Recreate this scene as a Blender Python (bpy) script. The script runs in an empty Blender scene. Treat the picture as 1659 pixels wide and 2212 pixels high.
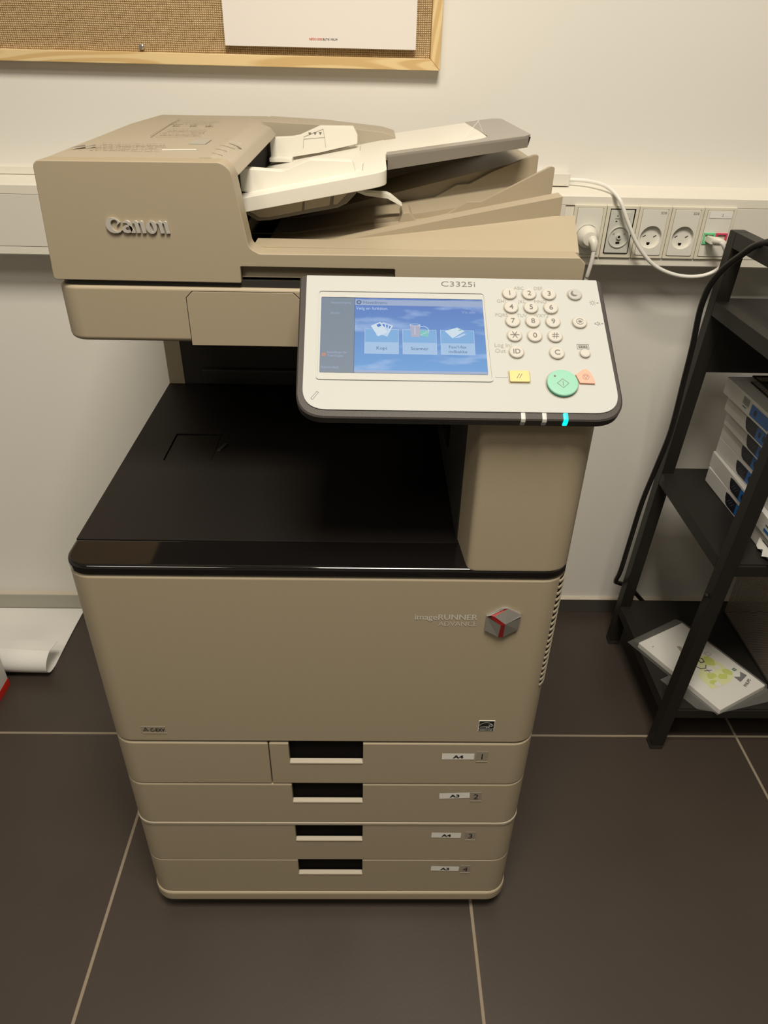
import bpy, bmesh, math, random
from mathutils import Vector, Matrix
random.seed(7)
D = bpy.data; SC = bpy.context.scene; COL = SC.collection

# ------------------------------------------------------------------ camera, light, exposure
cam = D.cameras.new('camera'); camo = D.objects.new('camera', cam); COL.objects.link(camo)
def _cam():
    y, p, r = map(math.radians, (1.3422, -33.0551, 1.3846))
    F = Vector((math.sin(y)*math.cos(p), math.cos(y)*math.cos(p), math.sin(p)))
    X = Vector((math.cos(y), -math.sin(y), 0)); U = X.cross(F)
    X2 = math.cos(r)*X + math.sin(r)*U; U2 = -math.sin(r)*X + math.cos(r)*U
    M = Matrix.Identity(4)
    for i in range(3):
        M[i][0] = X2[i]; M[i][1] = U2[i]; M[i][2] = -F[i]
    M[0][3], M[1][3], M[2][3] = 0.0572582, -1.38239546, 1.19294891
    return M
camo.matrix_world = _cam()
cam.sensor_fit = 'VERTICAL'; cam.sensor_height = 36; cam.lens = 1524.46/2212*36; cam.clip_start = 0.02
SC.camera = camo
SC.view_settings.view_transform = 'Standard'; SC.view_settings.look = 'None'
SC.view_settings.gamma = 1; SC.view_settings.use_curve_mapping = False
SC.view_settings.exposure = 0.0
w = D.worlds.new('world'); SC.world = w; w.use_nodes = True
w.node_tree.nodes['Background'].inputs[0].default_value = (1, .86, .66, 1)
w.node_tree.nodes['Background'].inputs[1].default_value = 0.02
WARM = (1, .90, .745)
def area(name, loc, sx, sy, power, color=WARM, rot=(0, 0, 0)):
    l = D.lights.new(name, 'AREA'); l.shape = 'RECTANGLE'; l.size = sx; l.size_y = sy; l.energy = power; l.color = color
    o = D.objects.new(name, l); COL.objects.link(o); o.location = loc; o.rotation_euler = rot; return o
area('ceiling_or_fill_lamp', (0.16, -1.36, 2.56), .6, .6, 52)
area('ceiling_or_fill_lamp', (-.9, -2.2, 2.56), .6, .6, 13)  # weaker lamp further back, added as fill

# ------------------------------------------------------------------ materials
MATS = {}
def mat(name, col, rough=.5, spec=.5, metal=0, emit=None, estr=1, bump=0, bscale=800, trans=0, coat=0, vary=0, vscale=3, alpha=1):
    m = D.materials.new(name); m.use_nodes = True; nt = m.node_tree; b = nt.nodes['Principled BSDF']
    b.inputs['Base Color'].default_value = (*col, 1); b.inputs['Roughness'].default_value = rough
    b.inputs['Specular IOR Level'].default_value = spec; b.inputs['Metallic'].default_value = metal
    b.inputs['Transmission Weight'].default_value = trans; b.inputs['Coat Weight'].default_value = coat
    b.inputs['Coat Roughness'].default_value = .05; b.inputs['Alpha'].default_value = alpha
    if emit: b.inputs['Emission Color'].default_value = (*emit, 1); b.inputs['Emission Strength'].default_value = estr
    if bump or vary: tc = nt.nodes.new('ShaderNodeTexCoord')
    if bump:
        n = nt.nodes.new('ShaderNodeTexNoise'); n.inputs['Scale'].default_value = bscale; n.inputs['Detail'].default_value = 2
        nt.links.new(tc.outputs['Object'], n.inputs['Vector'])
        bp = nt.nodes.new('ShaderNodeBump'); bp.inputs['Strength'].default_value = bump; bp.inputs['Distance'].default_value = .0004
        nt.links.new(n.outputs['Fac'], bp.inputs['Height']); nt.links.new(bp.outputs['Normal'], b.inputs['Normal'])
    if vary:
        n2 = nt.nodes.new('ShaderNodeTexNoise'); n2.inputs['Scale'].default_value = vscale; n2.inputs['Detail'].default_value = 6
        nt.links.new(tc.outputs['Object'], n2.inputs['Vector'])
        mx = nt.nodes.new('ShaderNodeMix'); mx.data_type = 'RGBA'
        mx.inputs[6].default_value = (*[c*(1-vary) for c in col], 1); mx.inputs[7].default_value = (*[min(1, c*(1+vary)) for c in col], 1)
        nt.links.new(n2.outputs['Fac'], mx.inputs[0]); nt.links.new(mx.outputs[2], b.inputs['Base Color'])
    MATS[name] = m; return m
mat('wall_paint', (.80, .785, .745), .75, .2, bump=.25, bscale=60, vary=.03, vscale=2)
mat('ceiling_white', (.85, .84, .8), .9, .2)
mat('greige', (.375, .318, .228), .46, .4, bump=.15, bscale=1500)
mat('greige_lit', (.385, .340, .265), .5, .4, bump=.15, bscale=1500)  # lit copy of greige: light on tops and lips put into the colour
mat('shell_dark', (.03, .027, .024), .5, .4)
mat('gap', (.008, .007, .006), .8, .1)
mat('white_plastic', (.74, .72, .65), .38, .5, bump=.05, bscale=1500)
mat('panel_white', (.455, .472, .465), .62, .15)
mat('key_white', (.50, .49, .46), .55, .2)
mat('key_grey', (.42, .42, .41), .35, .5)
mat('groove', (.36, .34, .29), .6, .3)
mat('print_grey', (.16, .155, .15), .6, .3)
mat('print_line', (.22, .195, .15), .6, .3)
mat('print_light', (.30, .28, .24), .6, .3)
mat('panel_black', (.035, .03, .028), .5, .5, bump=.3, bscale=900)
mat('tray_black', (.009, .0075, .0065), .5, .3, bump=.2, bscale=1200)
mat('gloss_black', (.006, .005, .005), .06, .6)
mat('smoke_grey', (.27, .25, .22), .28, .5)
mat('hood_grey', (.17, .155, .13), .35, .5)
mat('clear_plastic', (.9, .9, .88), .12, .5, alpha=.25)
mat('sleeve', (.75, .75, .72), .18, .6, alpha=.13)
mat('silver', (.62, .60, .56), .3, .6, metal=.6)
mat('letter_pale', (.58, .56, .50), .5)
mat('logo_silver', (.60, .58, .54), .35, .6, metal=.35)
mat('hex_silver', (.36, .35, .33), .3, .6, metal=.5)
mat('red', (.28, .01, .012), .35)
mat('sticker_white', (.82, .82, .78), .5)
mat('plate_beige', (.30, .265, .21), .5)
mat('ink_black', (.012, .012, .012), .5)
mat('yellow_key', (.66, .52, .22), .4)
mat('green_key', (.25, .52, .40), .35)
mat('green_side', (.06, .30, .21), .4)
mat('red_key', (.72, .36, .28), .4)
mat('led_off', (.5, .5, .48), .3)
mat('led_on', (0, .6, .6), .3, emit=(.0, .82, .78), estr=1.3)
mat('trunk_white', (.74, .71, .65), .4, .5)
mat('trunk_lip', (.80, .77, .69), .42, .5)
mat('socket_face', (.76, .75, .69), .4)
mat('socket_frame', (.72, .69, .58), .4)
mat('socket_bare', (.60, .61, .56), .45)
mat('jack_green', (.16, .62, .30), .4)
mat('jack_red', (.70, .07, .15), .4)
mat('cable_white', (.82, .81, .77), .38)
mat('cable_black', (.010, .009, .009), .38)
mat('rack_black', (.015, .013, .011), .5, .35, bump=.15, bscale=500)
mat('shelf_black', (.014, .0125, .011), .55, .35, bump=.2, bscale=400, vary=.25, vscale=30)
mat('paper_white', (.80, .80, .78), .7, .2)
mat('wrap_white', (.68, .68, .66), .35, .4, bump=.5, bscale=40)
mat('poster_paper', (.80, .765, .73), .7, .2)
mat('label_navy', (.006, .008, .02), .4)
mat('label_blue', (.01, .13, .45), .4)
mat('label_grey', (.09, .09, .10), .5)
mat('lime', (.50, .58, .10), .4); mat('lime_pale', (.66, .70, .36), .4); mat('dark_green', (.02, .16, .05), .4)
mat('box_red', (.62, .02, .012), .5)
mat('base_grey', (.40, .39, .33), .45, .4)
mat('silicone', (.55, .50, .42), .6)
mat('pin_steel', (.6, .6, .58), .15, metal=.9)
mat('red_ink', (.75, .16, .12), .6)
for nme, c, e in (('scr_side', (.21, .26, .32), .8), ('scr_bar', (.33, .42, .62), .8), ('scr_tile', (.20, .42, .72), .8), ('scr_tile_low', (.36, .54, .78), .8),
               ('scr_text', (.08, .14, .26), .8), ('scr_light', (.50, .64, .86), .8), ('scr_paper', (.62, .74, .84), .8), ('scr_mug', (.42, .42, .55), .8),
               ('scr_green', (.2, .55, .5), .8), ('scr_red', (.5, .25, .2), .8), ('scr_blue', (.08, .2, .55), .8)):
    mat(nme, (.01, .01, .01), .3, .4, emit=c, estr=e*1.15)

def nodes(m): return m.node_tree.nodes, m.node_tree.links, m.node_tree.nodes['Principled BSDF']
def math_node(N, L, op, a, b=None, c=None):
    n = N.new('ShaderNodeMath'); n.operation = op
    for i, v in enumerate((a, b, c)):
        if v is None: continue
        if isinstance(v, (int, float)): n.inputs[i].default_value = v
        else: L.new(v, n.inputs[i])
    return n.outputs[0]
# floor tiles, 60 cm with pale grout
m = mat('floor_tile', (.04, .034, .03), .42, .5); N, L, B = nodes(m)
tc = N.new('ShaderNodeTexCoord'); sp = N.new('ShaderNodeSeparateXYZ'); L.new(tc.outputs['Object'], sp.inputs[0])
def tri(sock, off):
    t = math_node(N, L, 'DIVIDE', math_node(N, L, 'SUBTRACT', sock, off), .6)
    f = math_node(N, L, 'FRACT', t); return math_node(N, L, 'MULTIPLY', math_node(N, L, 'MINIMUM', f, math_node(N, L, 'SUBTRACT', 1.0, f)), .6)
dmin = math_node(N, L, 'MINIMUM', tri(sp.outputs[0], -.3668), tri(sp.outputs[1], -.4017))
g = N.new('ShaderNodeMapRange'); g.inputs[1].default_value = .0021; g.inputs[2].default_value = .0030; L.new(dmin, g.inputs[0])
ns = N.new('ShaderNodeTexNoise'); ns.inputs['Scale'].default_value = 5; ns.inputs['Detail'].default_value = 8; L.new(tc.outputs['Object'], ns.inputs['Vector'])
ns2 = N.new('ShaderNodeTexNoise'); ns2.inputs['Scale'].default_value = 220; L.new(tc.outputs['Object'], ns2.inputs['Vector'])
r1 = N.new('ShaderNodeMix'); r1.data_type = 'RGBA'; r1.inputs[6].default_value = (.037, .029, .024, 1); r1.inputs[7].default_value = (.063, .049, .040, 1)
L.new(math_node(N, L, 'ADD', math_node(N, L, 'MULTIPLY', ns.outputs[0], .75), math_node(N, L, 'MULTIPLY', ns2.outputs[0], .25)), r1.inputs[0])
r2 = N.new('ShaderNodeMix'); r2.data_type = 'RGBA'; r2.inputs[6].default_value = (.27, .225, .17, 1); L.new(r1.outputs[2], r2.inputs[7]); L.new(g.outputs[0], r2.inputs[0])
L.new(r2.outputs[2], B.inputs['Base Color'])
bp = N.new('ShaderNodeBump'); bp.inputs['Strength'].default_value = .6; bp.inputs['Distance'].default_value = .001
L.new(math_node(N, L, 'ADD', g.outputs[0], math_node(N, L, 'MULTIPLY', ns2.outputs[0], .12)), bp.inputs['Height']); L.new(bp.outputs[0], B.inputs['Normal'])
rr = N.new('ShaderNodeMapRange'); rr.inputs[3].default_value = .9; rr.inputs[4].default_value = .42; L.new(g.outputs[0], rr.inputs[0]); L.new(rr.outputs[0], B.inputs['Roughness'])
mat('base_tile', (.075, .07, .064), .22, .5, vary=.2, vscale=6)
# burlap
m = mat('burlap', (.4, .27, .13), .85, .2); N, L, B = nodes(m)
tc = N.new('ShaderNodeTexCoord'); sp = N.new('ShaderNodeSeparateXYZ')
nz = N.new('ShaderNodeTexNoise'); nz.inputs['Scale'].default_value = 14; nz.inputs['Detail'].default_value = 3; L.new(tc.outputs['Object'], nz.inputs['Vector'])
sc_ = N.new('ShaderNodeVectorMath'); sc_.operation = 'SCALE'; sc_.inputs['Scale'].default_value = .004; L.new(nz.outputs['Color'], sc_.inputs[0])
ad = N.new('ShaderNodeVectorMath'); ad.operation = 'ADD'; L.new(tc.outputs['Object'], ad.inputs[0]); L.new(sc_.outputs[0], ad.inputs[1]); L.new(ad.outputs[0], sp.inputs[0])
P_ = math.pi/.0034
sx = math_node(N, L, 'SINE', math_node(N, L, 'MULTIPLY', sp.outputs[0], P_)); sz = math_node(N, L, 'SINE', math_node(N, L, 'MULTIPLY', sp.outputs[2], P_*1.15))
wv = math_node(N, L, 'MULTIPLY_ADD', math_node(N, L, 'MINIMUM', math_node(N, L, 'ABSOLUTE', sx), math_node(N, L, 'ABSOLUTE', sz)), 2.4, -1.1)
n3 = N.new('ShaderNodeTexNoise'); n3.inputs['Scale'].default_value = 260; L.new(tc.outputs['Object'], n3.inputs['Vector'])
h = math_node(N, L, 'ADD', math_node(N, L, 'MULTIPLY_ADD', wv, .34, .5), math_node(N, L, 'MULTIPLY_ADD', n3.outputs[0], .7, -.35))
rp = N.new('ShaderNodeValToRGB'); rp.color_ramp.elements[0].color = (.27, .165, .07, 1); rp.color_ramp.elements[0].position = .1
rp.color_ramp.elements[1].color = (.70, .52, .30, 1); rp.color_ramp.elements[1].position = .85
L.new(h, rp.inputs[0]); L.new(rp.outputs[0], B.inputs['Base Color'])
bp = N.new('ShaderNodeBump'); bp.inputs['Distance'].default_value = .0012; L.new(h, bp.inputs['Height']); L.new(bp.outputs[0], B.inputs['Normal'])
# pine
def pine(name, axis):
    m = mat(name, (.7, .5, .25), .45, .4); N, L, B = nodes(m)
    tc = N.new('ShaderNodeTexCoord'); mp = N.new('ShaderNodeMapping'); s = [9, 9, 9]; s[axis] = 1.1; mp.inputs['Scale'].default_value = s
    L.new(tc.outputs['Object'], mp.inputs[0]); nz = N.new('ShaderNodeTexNoise'); nz.inputs['Scale'].default_value = 2.2; nz.inputs['Detail'].default_value = 1
    L.new(mp.outputs[0], nz.inputs['Vector'])
    f = math_node(N, L, 'SINE', math_node(N, L, 'MULTIPLY', nz.outputs[0], 60)); f = math_node(N, L, 'MULTIPLY_ADD', f, .5, .5)
    rp = N.new('ShaderNodeValToRGB'); rp.color_ramp.elements[0].color = (.66, .46, .21, 1); rp.color_ramp.elements[1].color = (.80, .62, .34, 1)
    rp.color_ramp.elements[0].position = .3; rp.color_ramp.elements[1].position = .8
    L.new(f, rp.inputs[0]); L.new(rp.outputs[0], B.inputs['Base Color'])
pine('pine_x', 0); pine('pine_z', 2)
# mesh sheet: perforated black metal
m = mat('wire_mesh', (.30, .26, .225), .4, .5, metal=.4); N, L, B = nodes(m)
tc = N.new('ShaderNodeTexCoord'); sp = N.new('ShaderNodeSeparateXYZ'); L.new(tc.outputs['Object'], sp.inputs[0])
a = math_node(N, L, 'SINE', math_node(N, L, 'MULTIPLY', math_node(N, L, 'ADD', math_node(N, L, 'ADD', sp.outputs[0], sp.outputs[1]), sp.outputs[2]), 2*math.pi/.005))
b2 = math_node(N, L, 'SINE', math_node(N, L, 'MULTIPLY', math_node(N, L, 'SUBTRACT', math_node(N, L, 'ADD', sp.outputs[0], sp.outputs[1]), sp.outputs[2]), 2*math.pi/.005))
hole = math_node(N, L, 'LESS_THAN', math_node(N, L, 'MULTIPLY', math_node(N, L, 'ADD', a, 1.0), math_node(N, L, 'ADD', b2, 1.0)), 1.0)
L.new(hole, B.inputs['Alpha'])
# display picture: blue sky with clouds
m = mat('scr_sky', (.01, .01, .01), .25, .4); N, L, B = nodes(m)
tc = N.new('ShaderNodeTexCoord'); sp = N.new('ShaderNodeSeparateXYZ'); L.new(tc.outputs['Object'], sp.inputs[0])
mp = N.new('ShaderNodeMapping'); mp.inputs['Scale'].default_value = (14, 50, 50); L.new(tc.outputs['Object'], mp.inputs[0])
nz = N.new('ShaderNodeTexNoise'); nz.inputs['Scale'].default_value = 1.3; nz.inputs['Detail'].default_value = 6; L.new(mp.outputs[0], nz.inputs['Vector'])
zr = N.new('ShaderNodeMapRange'); zr.inputs[1].default_value = .930; zr.inputs[2].default_value = .982; L.new(sp.outputs[2], zr.inputs[0])
rp = N.new('ShaderNodeValToRGB'); rp.color_ramp.elements[0].color = (.15, .35, .66, 1); rp.color_ramp.elements[1].color = (.10, .19, .50, 1); L.new(zr.outputs[0], rp.inputs[0])
cl = N.new('ShaderNodeMapRange'); cl.inputs[1].default_value = .52; cl.inputs[2].default_value = .78; L.new(nz.outputs[0], cl.inputs[0])
mx = N.new('ShaderNodeMix'); mx.data_type = 'RGBA'; mx.inputs[7].default_value = (.42, .56, .8, 1); L.new(cl.outputs[0], mx.inputs[0]); L.new(rp.outputs[0], mx.inputs[6])
L.new(mx.outputs[2], B.inputs['Emission Color']); B.inputs['Emission Strength'].default_value = 1.0

# ------------------------------------------------------------------ mesh builder
TXT = {}
def text_verts(s, bold):
    k = (s, bold)
    if k in TXT: return TXT[k]
    c = D.curves.new('t', 'FONT'); c.body = s; c.size = 1; c.offset = bold; c.resolution_u = 4
    o = D.objects.new('t', c); COL.objects.link(o); dg = bpy.context.evaluated_depsgraph_get()
    me = o.evaluated_get(dg).to_mesh()
    v = [tuple(x.co) for x in me.vertices]; f = [tuple(x.vertices) for x in me.polygons]
    o.evaluated_get(dg).to_mesh_clear(); D.objects.remove(o); D.curves.remove(c)
    TXT[k] = (v, f); return v, f
def rr_loop(x0, x1, y0, y1, rad, inset=0, n=7):
    """rounded rectangle CCW; rad = radii (front-left, front-right, back-right, back-left)"""
    x0 += inset; x1 -= inset; y0 += inset; y1 -= inset; out = []
    rs = [max(r-inset, .0002) for r in rad]
    for (cx, cy, r, a0) in ((x0+rs[0], y0+rs[0], rs[0], 180), (x1-rs[1], y0+rs[1], rs[1], 270), (x1-rs[2], y1-rs[2], rs[2], 0), (x0+rs[3], y1-rs[3], rs[3], 90)):
        for i in range(n+1):
            a = math.radians(a0+90*i/n); out.append((cx+r*math.cos(a), cy+r*math.sin(a)))
    return out
def fillet(pts, r, n=5):
    out = []; N_ = len(pts); rs = r if isinstance(r, (list, tuple)) else [r]*N_
    for i, p in enumerate(pts):
        if rs[i] <= 0: out.append(tuple(p)); continue
        p = Vector(p); a = Vector(pts[i-1])-p; b = Vector(pts[(i+1) % N_])-p
        ang = a.angle(b); t = min(rs[i]/math.tan(ang/2), a.length*.49, b.length*.49)
        s = p+a.normalized()*t; e = p+b.normalized()*t
        for k in range(n+1):
            u = k/n; q = s*(1-u)**2+p*2*u*(1-u)+e*u*u; out.append(tuple(q))
    return out
class MB:
    def __init__(s, *mats, M=None):
        s.bm = bmesh.new(); s.mats = list(mats); s.mi = 0; s.M = M
    def use(s, name):
        if name not in s.mats: s.mats.append(name)
        s.mi = s.mats.index(name); return s
    def merge(s, bm, M=None):
        vm = {}
        for v in bm.verts:
            co = v.co.copy()
            if M is not None: co = M @ co
            if s.M is not None: co = s.M @ co
            vm[v] = s.bm.verts.new(co)
        for f in bm.faces:
            try: nf = s.bm.faces.new([vm[v] for v in f.verts]); nf.material_index = s.mi
            except ValueError: pass
        bm.free(); return s
    def raw(s, V, Fs, M=None):
        bm = bmesh.new(); vs = [bm.verts.new(v) for v in V]
        for f in Fs:
            try: bm.faces.new([vs[i] for i in f])
            except ValueError: pass
        return s.merge(bm, M)
    def box(s, x0, x1, y0, y1, z0, z1, bev=0, seg=2):
        return s.prism([(x0, y0), (x1, y0), (x1, y1), (x0, y1)], z0, z1, 'z', bev, seg)
    def prism(s, pts, a, b, axis='y', bev=0, seg=2):
        """extrude a 2D outline along axis from a to b; pts are (x,z) for y, (x,y) for z, (y,z) for x"""
        f = {'y': lambda p, t: (p[0], t, p[1]), 'z': lambda p, t: (p[0], p[1], t), 'x': lambda p, t: (t, p[0], p[1])}[axis]
        bm = bmesh.new(); n = len(pts)
        A = [bm.verts.new(f(p, a)) for p in pts]; Bv = [bm.verts.new(f(p, b)) for p in pts]
        bm.faces.new(A); bm.faces.new(Bv[::-1])
        for i in range(n): bm.faces.new((A[i], Bv[i], Bv[(i+1) % n], A[(i+1) % n]))
        bmesh.ops.recalc_face_normals(bm, faces=bm.faces)
        if bev:
            es = [e for e in bm.edges if e.calc_face_angle(0) > math.radians(28)]
            bmesh.ops.bevel(bm, geom=es, offset=bev, segments=seg, profile=.5, affect='EDGES', clamp_overlap=True)
        return s.merge(bm)
    def rrbox(s, x0, x1, y0, y1, z0, z1, rad, top=.003, bot=.003, n=8):
        lv = []
        if bot:
            for i in range(4): a = math.radians(90*i/3); lv.append((bot*(1-math.sin(a)), z0+bot*(1-math.cos(a))))
        else: lv.append((0, z0))
        if top:
            for i in range(4): a = math.radians(90*i/3); lv.append((top*(1-math.cos(a)), z1-top*(1-math.sin(a))))
        else: lv.append((0, z1))
        V = []; Fs = []
        for ins, z in lv: V += [(x, y, z) for x, y in rr_loop(x0, x1, y0, y1, rad, ins, n)]
        m_ = 4*(n+1)
        for k in range(len(lv)-1):
            for i in range(m_): j = (i+1) % m_; Fs.append((k*m_+i, k*m_+j, (k+1)*m_+j, (k+1)*m_+i))
        Fs.append(tuple(range(m_))[::-1]); Fs.append(tuple(range((len(lv)-1)*m_, len(lv)*m_)))
        return s.raw(V, Fs)
    def tube(s, path, r, n=10, smooth=6, cap=True, radii=None):
        P = [Vector(p) for p in path]
        if smooth and len(P) > 2:
            Q = []; R_ = []
            for i in range(len(P)-1):
                p0, p1, p2, p3 = P[max(i-1, 0)], P[i], P[i+1], P[min(i+2, len(P)-1)]
                for k in range(smooth):
                    t = k/smooth
                    Q.append(.5*((2*p1)+(-p0+p2)*t+(2*p0-5*p1+4*p2-p3)*t*t+(-p0+3*p1-3*p2+p3)*t**3))
                    if radii: R_.append(radii[i]*(1-t)+radii[i+1]*t)
            Q.append(P[-1]);
            if radii: R_.append(radii[-1]); radii = R_
            P = Q
        V = []; Fs = []; up = None
        for i, p in enumerate(P):
            t = (P[min(i+1, len(P)-1)]-P[max(i-1, 0)]).normalized()
            if up is None: up = Vector((0, 0, 1)) if abs(t.z) < .9 else Vector((1, 0, 0))
            u = (up-t*up.dot(t)).normalized(); up = u; v = t.cross(u); rr_ = radii[i] if radii else r
            for k in range(n): a = 2*math.pi*k/n; V.append(p+(u*math.cos(a)+v*math.sin(a))*rr_)
        for i in range(len(P)-1):
            for k in range(n): Fs.append((i*n+k, i*n+(k+1) % n, (i+1)*n+(k+1) % n, (i+1)*n+k))
        if cap: Fs.append(tuple(range(n))[::-1]); Fs.append(tuple(range((len(P)-1)*n, len(P)*n)))
        return s.raw(V, Fs)
    def lathe(s, prof, M, n=32, sx=1):
        """prof (r,h) along local z of M"""
        V = []; Fs = []
        for r, h in prof:
            for k in range(n): a = 2*math.pi*k/n; V.append((r*math.cos(a)*sx, r*math.sin(a), h))
        for i in range(len(prof)-1):
            for k in range(n): Fs.append((i*n+k, i*n+(k+1) % n, (i+1)*n+(k+1) % n, (i+1)*n+k))
        Fs.append(tuple(range(n))[::-1]); Fs.append(tuple(range((len(prof)-1)*n, len(prof)*n)))
        return s.raw(V, Fs, M)
    def text(s, body, M, size, bold=0, sx=1, depth=0, align='C'):
        """flat lettering in the local xy plane of M"""
        v, f = text_verts(body, bold)
        if not v: return s
        xs = [a[0] for a in v]; x0, x1 = min(xs), max(xs); ys = [a[1] for a in v]
        off = {'C': (x0+x1)/2, 'L': x0, 'R': x1}[align]
        V = [((a[0]-off)*size*sx, (a[1]-.35)*size, depth) for a in v]
        return s.raw(V, f, M)
    def flat(s, pts, M, z=0):
        return s.raw([(x, y, z) for x, y in pts], [tuple(range(len(pts)))], M)
    def line(s, a, b, w_, M, z=0):
        a = Vector(a); b = Vector(b); d = (b-a).normalized()*w_/2; n_ = Vector((-d.y, d.x))
        return s.flat([tuple(a-n_-d), tuple(b-n_+d), tuple(b+n_+d), tuple(a+n_-d)], M, z)
    def ring(s, cx, cy, r, w_, M, z=0, n=28, a0=0, a1=360, sy=1):
        V = []; Fs = []; k = max(3, int(n*(a1-a0)/360))
        for i in range(k+1):
            a = math.radians(a0+(a1-a0)*i/k)
            V += [(cx+(r-w_/2)*math.cos(a), cy+(r-w_/2)*math.sin(a)*sy, z), (cx+(r+w_/2)*math.cos(a), cy+(r+w_/2)*math.sin(a)*sy, z)]
        for i in range(k): Fs.append((2*i, 2*i+1, 2*i+3, 2*i+2))
        return s.raw(V, Fs, M)
    def build(s, name, parent=None, recalc=True, smooth=True):
        bm = s.bm
        if recalc: bmesh.ops.recalc_face_normals(bm, faces=bm.faces)
        me = D.meshes.new(name)
        if parent is not None:
            off = Vector((0, 0, 0)); q = parent
            while q is not None: off += q.location; q = q.parent
        else:
            xs = [v.co.x for v in bm.verts]; ys = [v.co.y for v in bm.verts]; zs = [v.co.z for v in bm.verts]
            off = Vector(((min(xs)+max(xs))/2, (min(ys)+max(ys))/2, min(zs)))
            if name in OBJ_AT_ORIGIN or name.split('_')[0] in ('floor', 'wall', 'ceiling'): off = Vector((0, 0, 0))
        bmesh.ops.translate(bm, vec=-off, verts=bm.verts)
        bm.to_mesh(me); bm.free()
        for m_ in s.mats: me.materials.append(MATS[m_])
        if smooth:
            for p_ in me.polygons: p_.use_smooth = True
            me.set_sharp_from_angle(angle=math.radians(32))
        o = D.objects.new(name, me); COL.objects.link(o)
        if smooth: wn = o.modifiers.new('w', 'WEIGHTED_NORMAL'); wn.keep_sharp = True; wn.weight = 100
        if parent is not None: o.parent = parent
        else: o.location = off
        return o
OBJ_AT_ORIGIN = ()
def thing(name, loc, label, cat, group=None):
    o = D.objects.new(name, None); COL.objects.link(o); o.location = loc; o.empty_display_size = .05
    return tag(o, label, cat, group)
def tag(o, label, cat, group=None, kind=None):
    if label: o['label'] = label
    if cat: o['category'] = cat
    if group: o['group'] = group
    if kind: o['kind'] = kind
    return o
def frame(o, x, y):
    """matrix with local x,y axes and origin"""
    x = Vector(x).normalized(); y = Vector(y).normalized(); z = x.cross(y); M = Matrix.Identity(4)
    for i in range(3): M[i][0] = x[i]; M[i][1] = y[i]; M[i][2] = z[i]; M[i][3] = o[i]
    return M
def front(x, y, z): return frame((x, y, z), (1, 0, 0), (0, 0, 1))      # faces the viewer (-y)
def cut(o, mb):
    """carve a builder's volume out of an object"""
    bm = mb.bm; bmesh.ops.recalc_face_normals(bm, faces=bm.faces)
    off = Vector((0, 0, 0)); q = o
    while q is not None: off += q.location; q = q.parent
    bmesh.ops.translate(bm, vec=-off, verts=bm.verts)
    me = D.meshes.new('c'); bm.to_mesh(me); bm.free()
    c = D.objects.new('c', me); COL.objects.link(c); c.matrix_world = Matrix.Identity(4)
    keep = o.parent; o.parent = None; loc = o.location.copy(); o.location = (0, 0, 0)
    o.modifiers.clear(); md = o.modifiers.new('b', 'BOOLEAN'); md.object = c; md.operation = 'DIFFERENCE'; md.solver = 'EXACT'
    dg = bpy.context.evaluated_depsgraph_get(); dg.update()
    nm = D.meshes.new_from_object(o.evaluated_get(dg)); o.modifiers.clear(); wn = o.modifiers.new('w', 'WEIGHTED_NORMAL'); wn.keep_sharp = True; wn.weight = 100; old = o.data; o.data = nm; nm.name = old.name
    D.meshes.remove(old); D.objects.remove(c); D.meshes.remove(me)
    for p_ in nm.polygons: p_.use_smooth = True
    nm.set_sharp_from_angle(angle=math.radians(32))
    o.parent = keep; o.location = loc
    return o

# ------------------------------------------------------------------ room shell
XL, XR, YB, ZC = -3.0, 2.8, -5.0, 2.6
def struct(name, mb): o = mb.build(name); o['kind'] = 'structure'; return o
struct('floor', MB('floor_tile').box(XL-.1, XR+.1, YB-.1, .1, -.05, 0))
struct('wall_back', MB('wall_paint').box(XL-.1, XR+.1, 0, .1, 0, ZC))
struct('wall_left', MB('wall_paint').box(XL-.1, XL, YB, 0, 0, ZC))
struct('wall_right', MB('wall_paint').box(XR, XR+.1, YB, 0, 0, ZC))
struct('wall_front', MB('wall_paint').box(XL-.1, XR+.1, YB-.1, YB, 0, ZC))
struct('ceiling', MB('ceiling_white').box(XL-.1, XR+.1, YB-.1, .1, ZC, ZC+.05))
struct('trim_1', MB('base_grey').box(XL, -.35, -.0125, -.0097, 0, .0425, .0006))
bb = MB('base_tile').box(XL, XR, -.009, 0, 0, .0405, .0008)
bb.use('silicone').prism([(-.0095, .0400), (-.0095, .0412), (-.003, .0455), (0, .0465), (0, .0400)], XL, XR, 'x')
for k in range(8): bb.use('silicone').box(-.3668-1.8+.6*k-.0015, -.3668-1.8+.6*k+.0015, -.0094, -.008, 0, .04)
struct('baseboard_back', bb)

# cable trunking along the wall
tr = thing('cable_trunking', (0, 0, .875), 'long off-white plastic cable trunking running along the wall behind the copier', 'cable trunking')
T0, T1 = -2.0, 1.9
b = MB('trunk_lip').prism([(0, .875), (-.056, .875), (-.060, .8752), (-.065, .878), (-.065, .8905), (-.0625, .8905), (-.0625, .9775), (-.065, .9775), (-.065, .991), (-.062, .9945), (-.004, 1.001), (0, 1.001)], T0, T1, 'x', 0)
b.build('housing', tr)
MB('trunk_white').box(T0+.001, .392, -.0655, -.0600, .8912, .9768, .0008).build('lid', tr)
MB('trunk_white').box(.6925, T1-.001, -.0655, -.0600, .8912, .9768, .0008).build('lid', tr)
tr2 = MB('trunk_lip').box(T0, -.31, -.012, 0, 1.001, 1.013, .0008).build('cable_duct'); tag(tr2, 'flat off-white strip on the wall above the trunking, left of the copier', 'cable duct')

jb = MB('trunk_white').rrbox(.30, .4035, -.022, 0, 1.001, 1.0215, (.002,)*4, .002, .001).build('junction_box')
tag(jb, 'small flat white cable outlet box on top of the trunking beside the copier', 'junction box')

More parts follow.
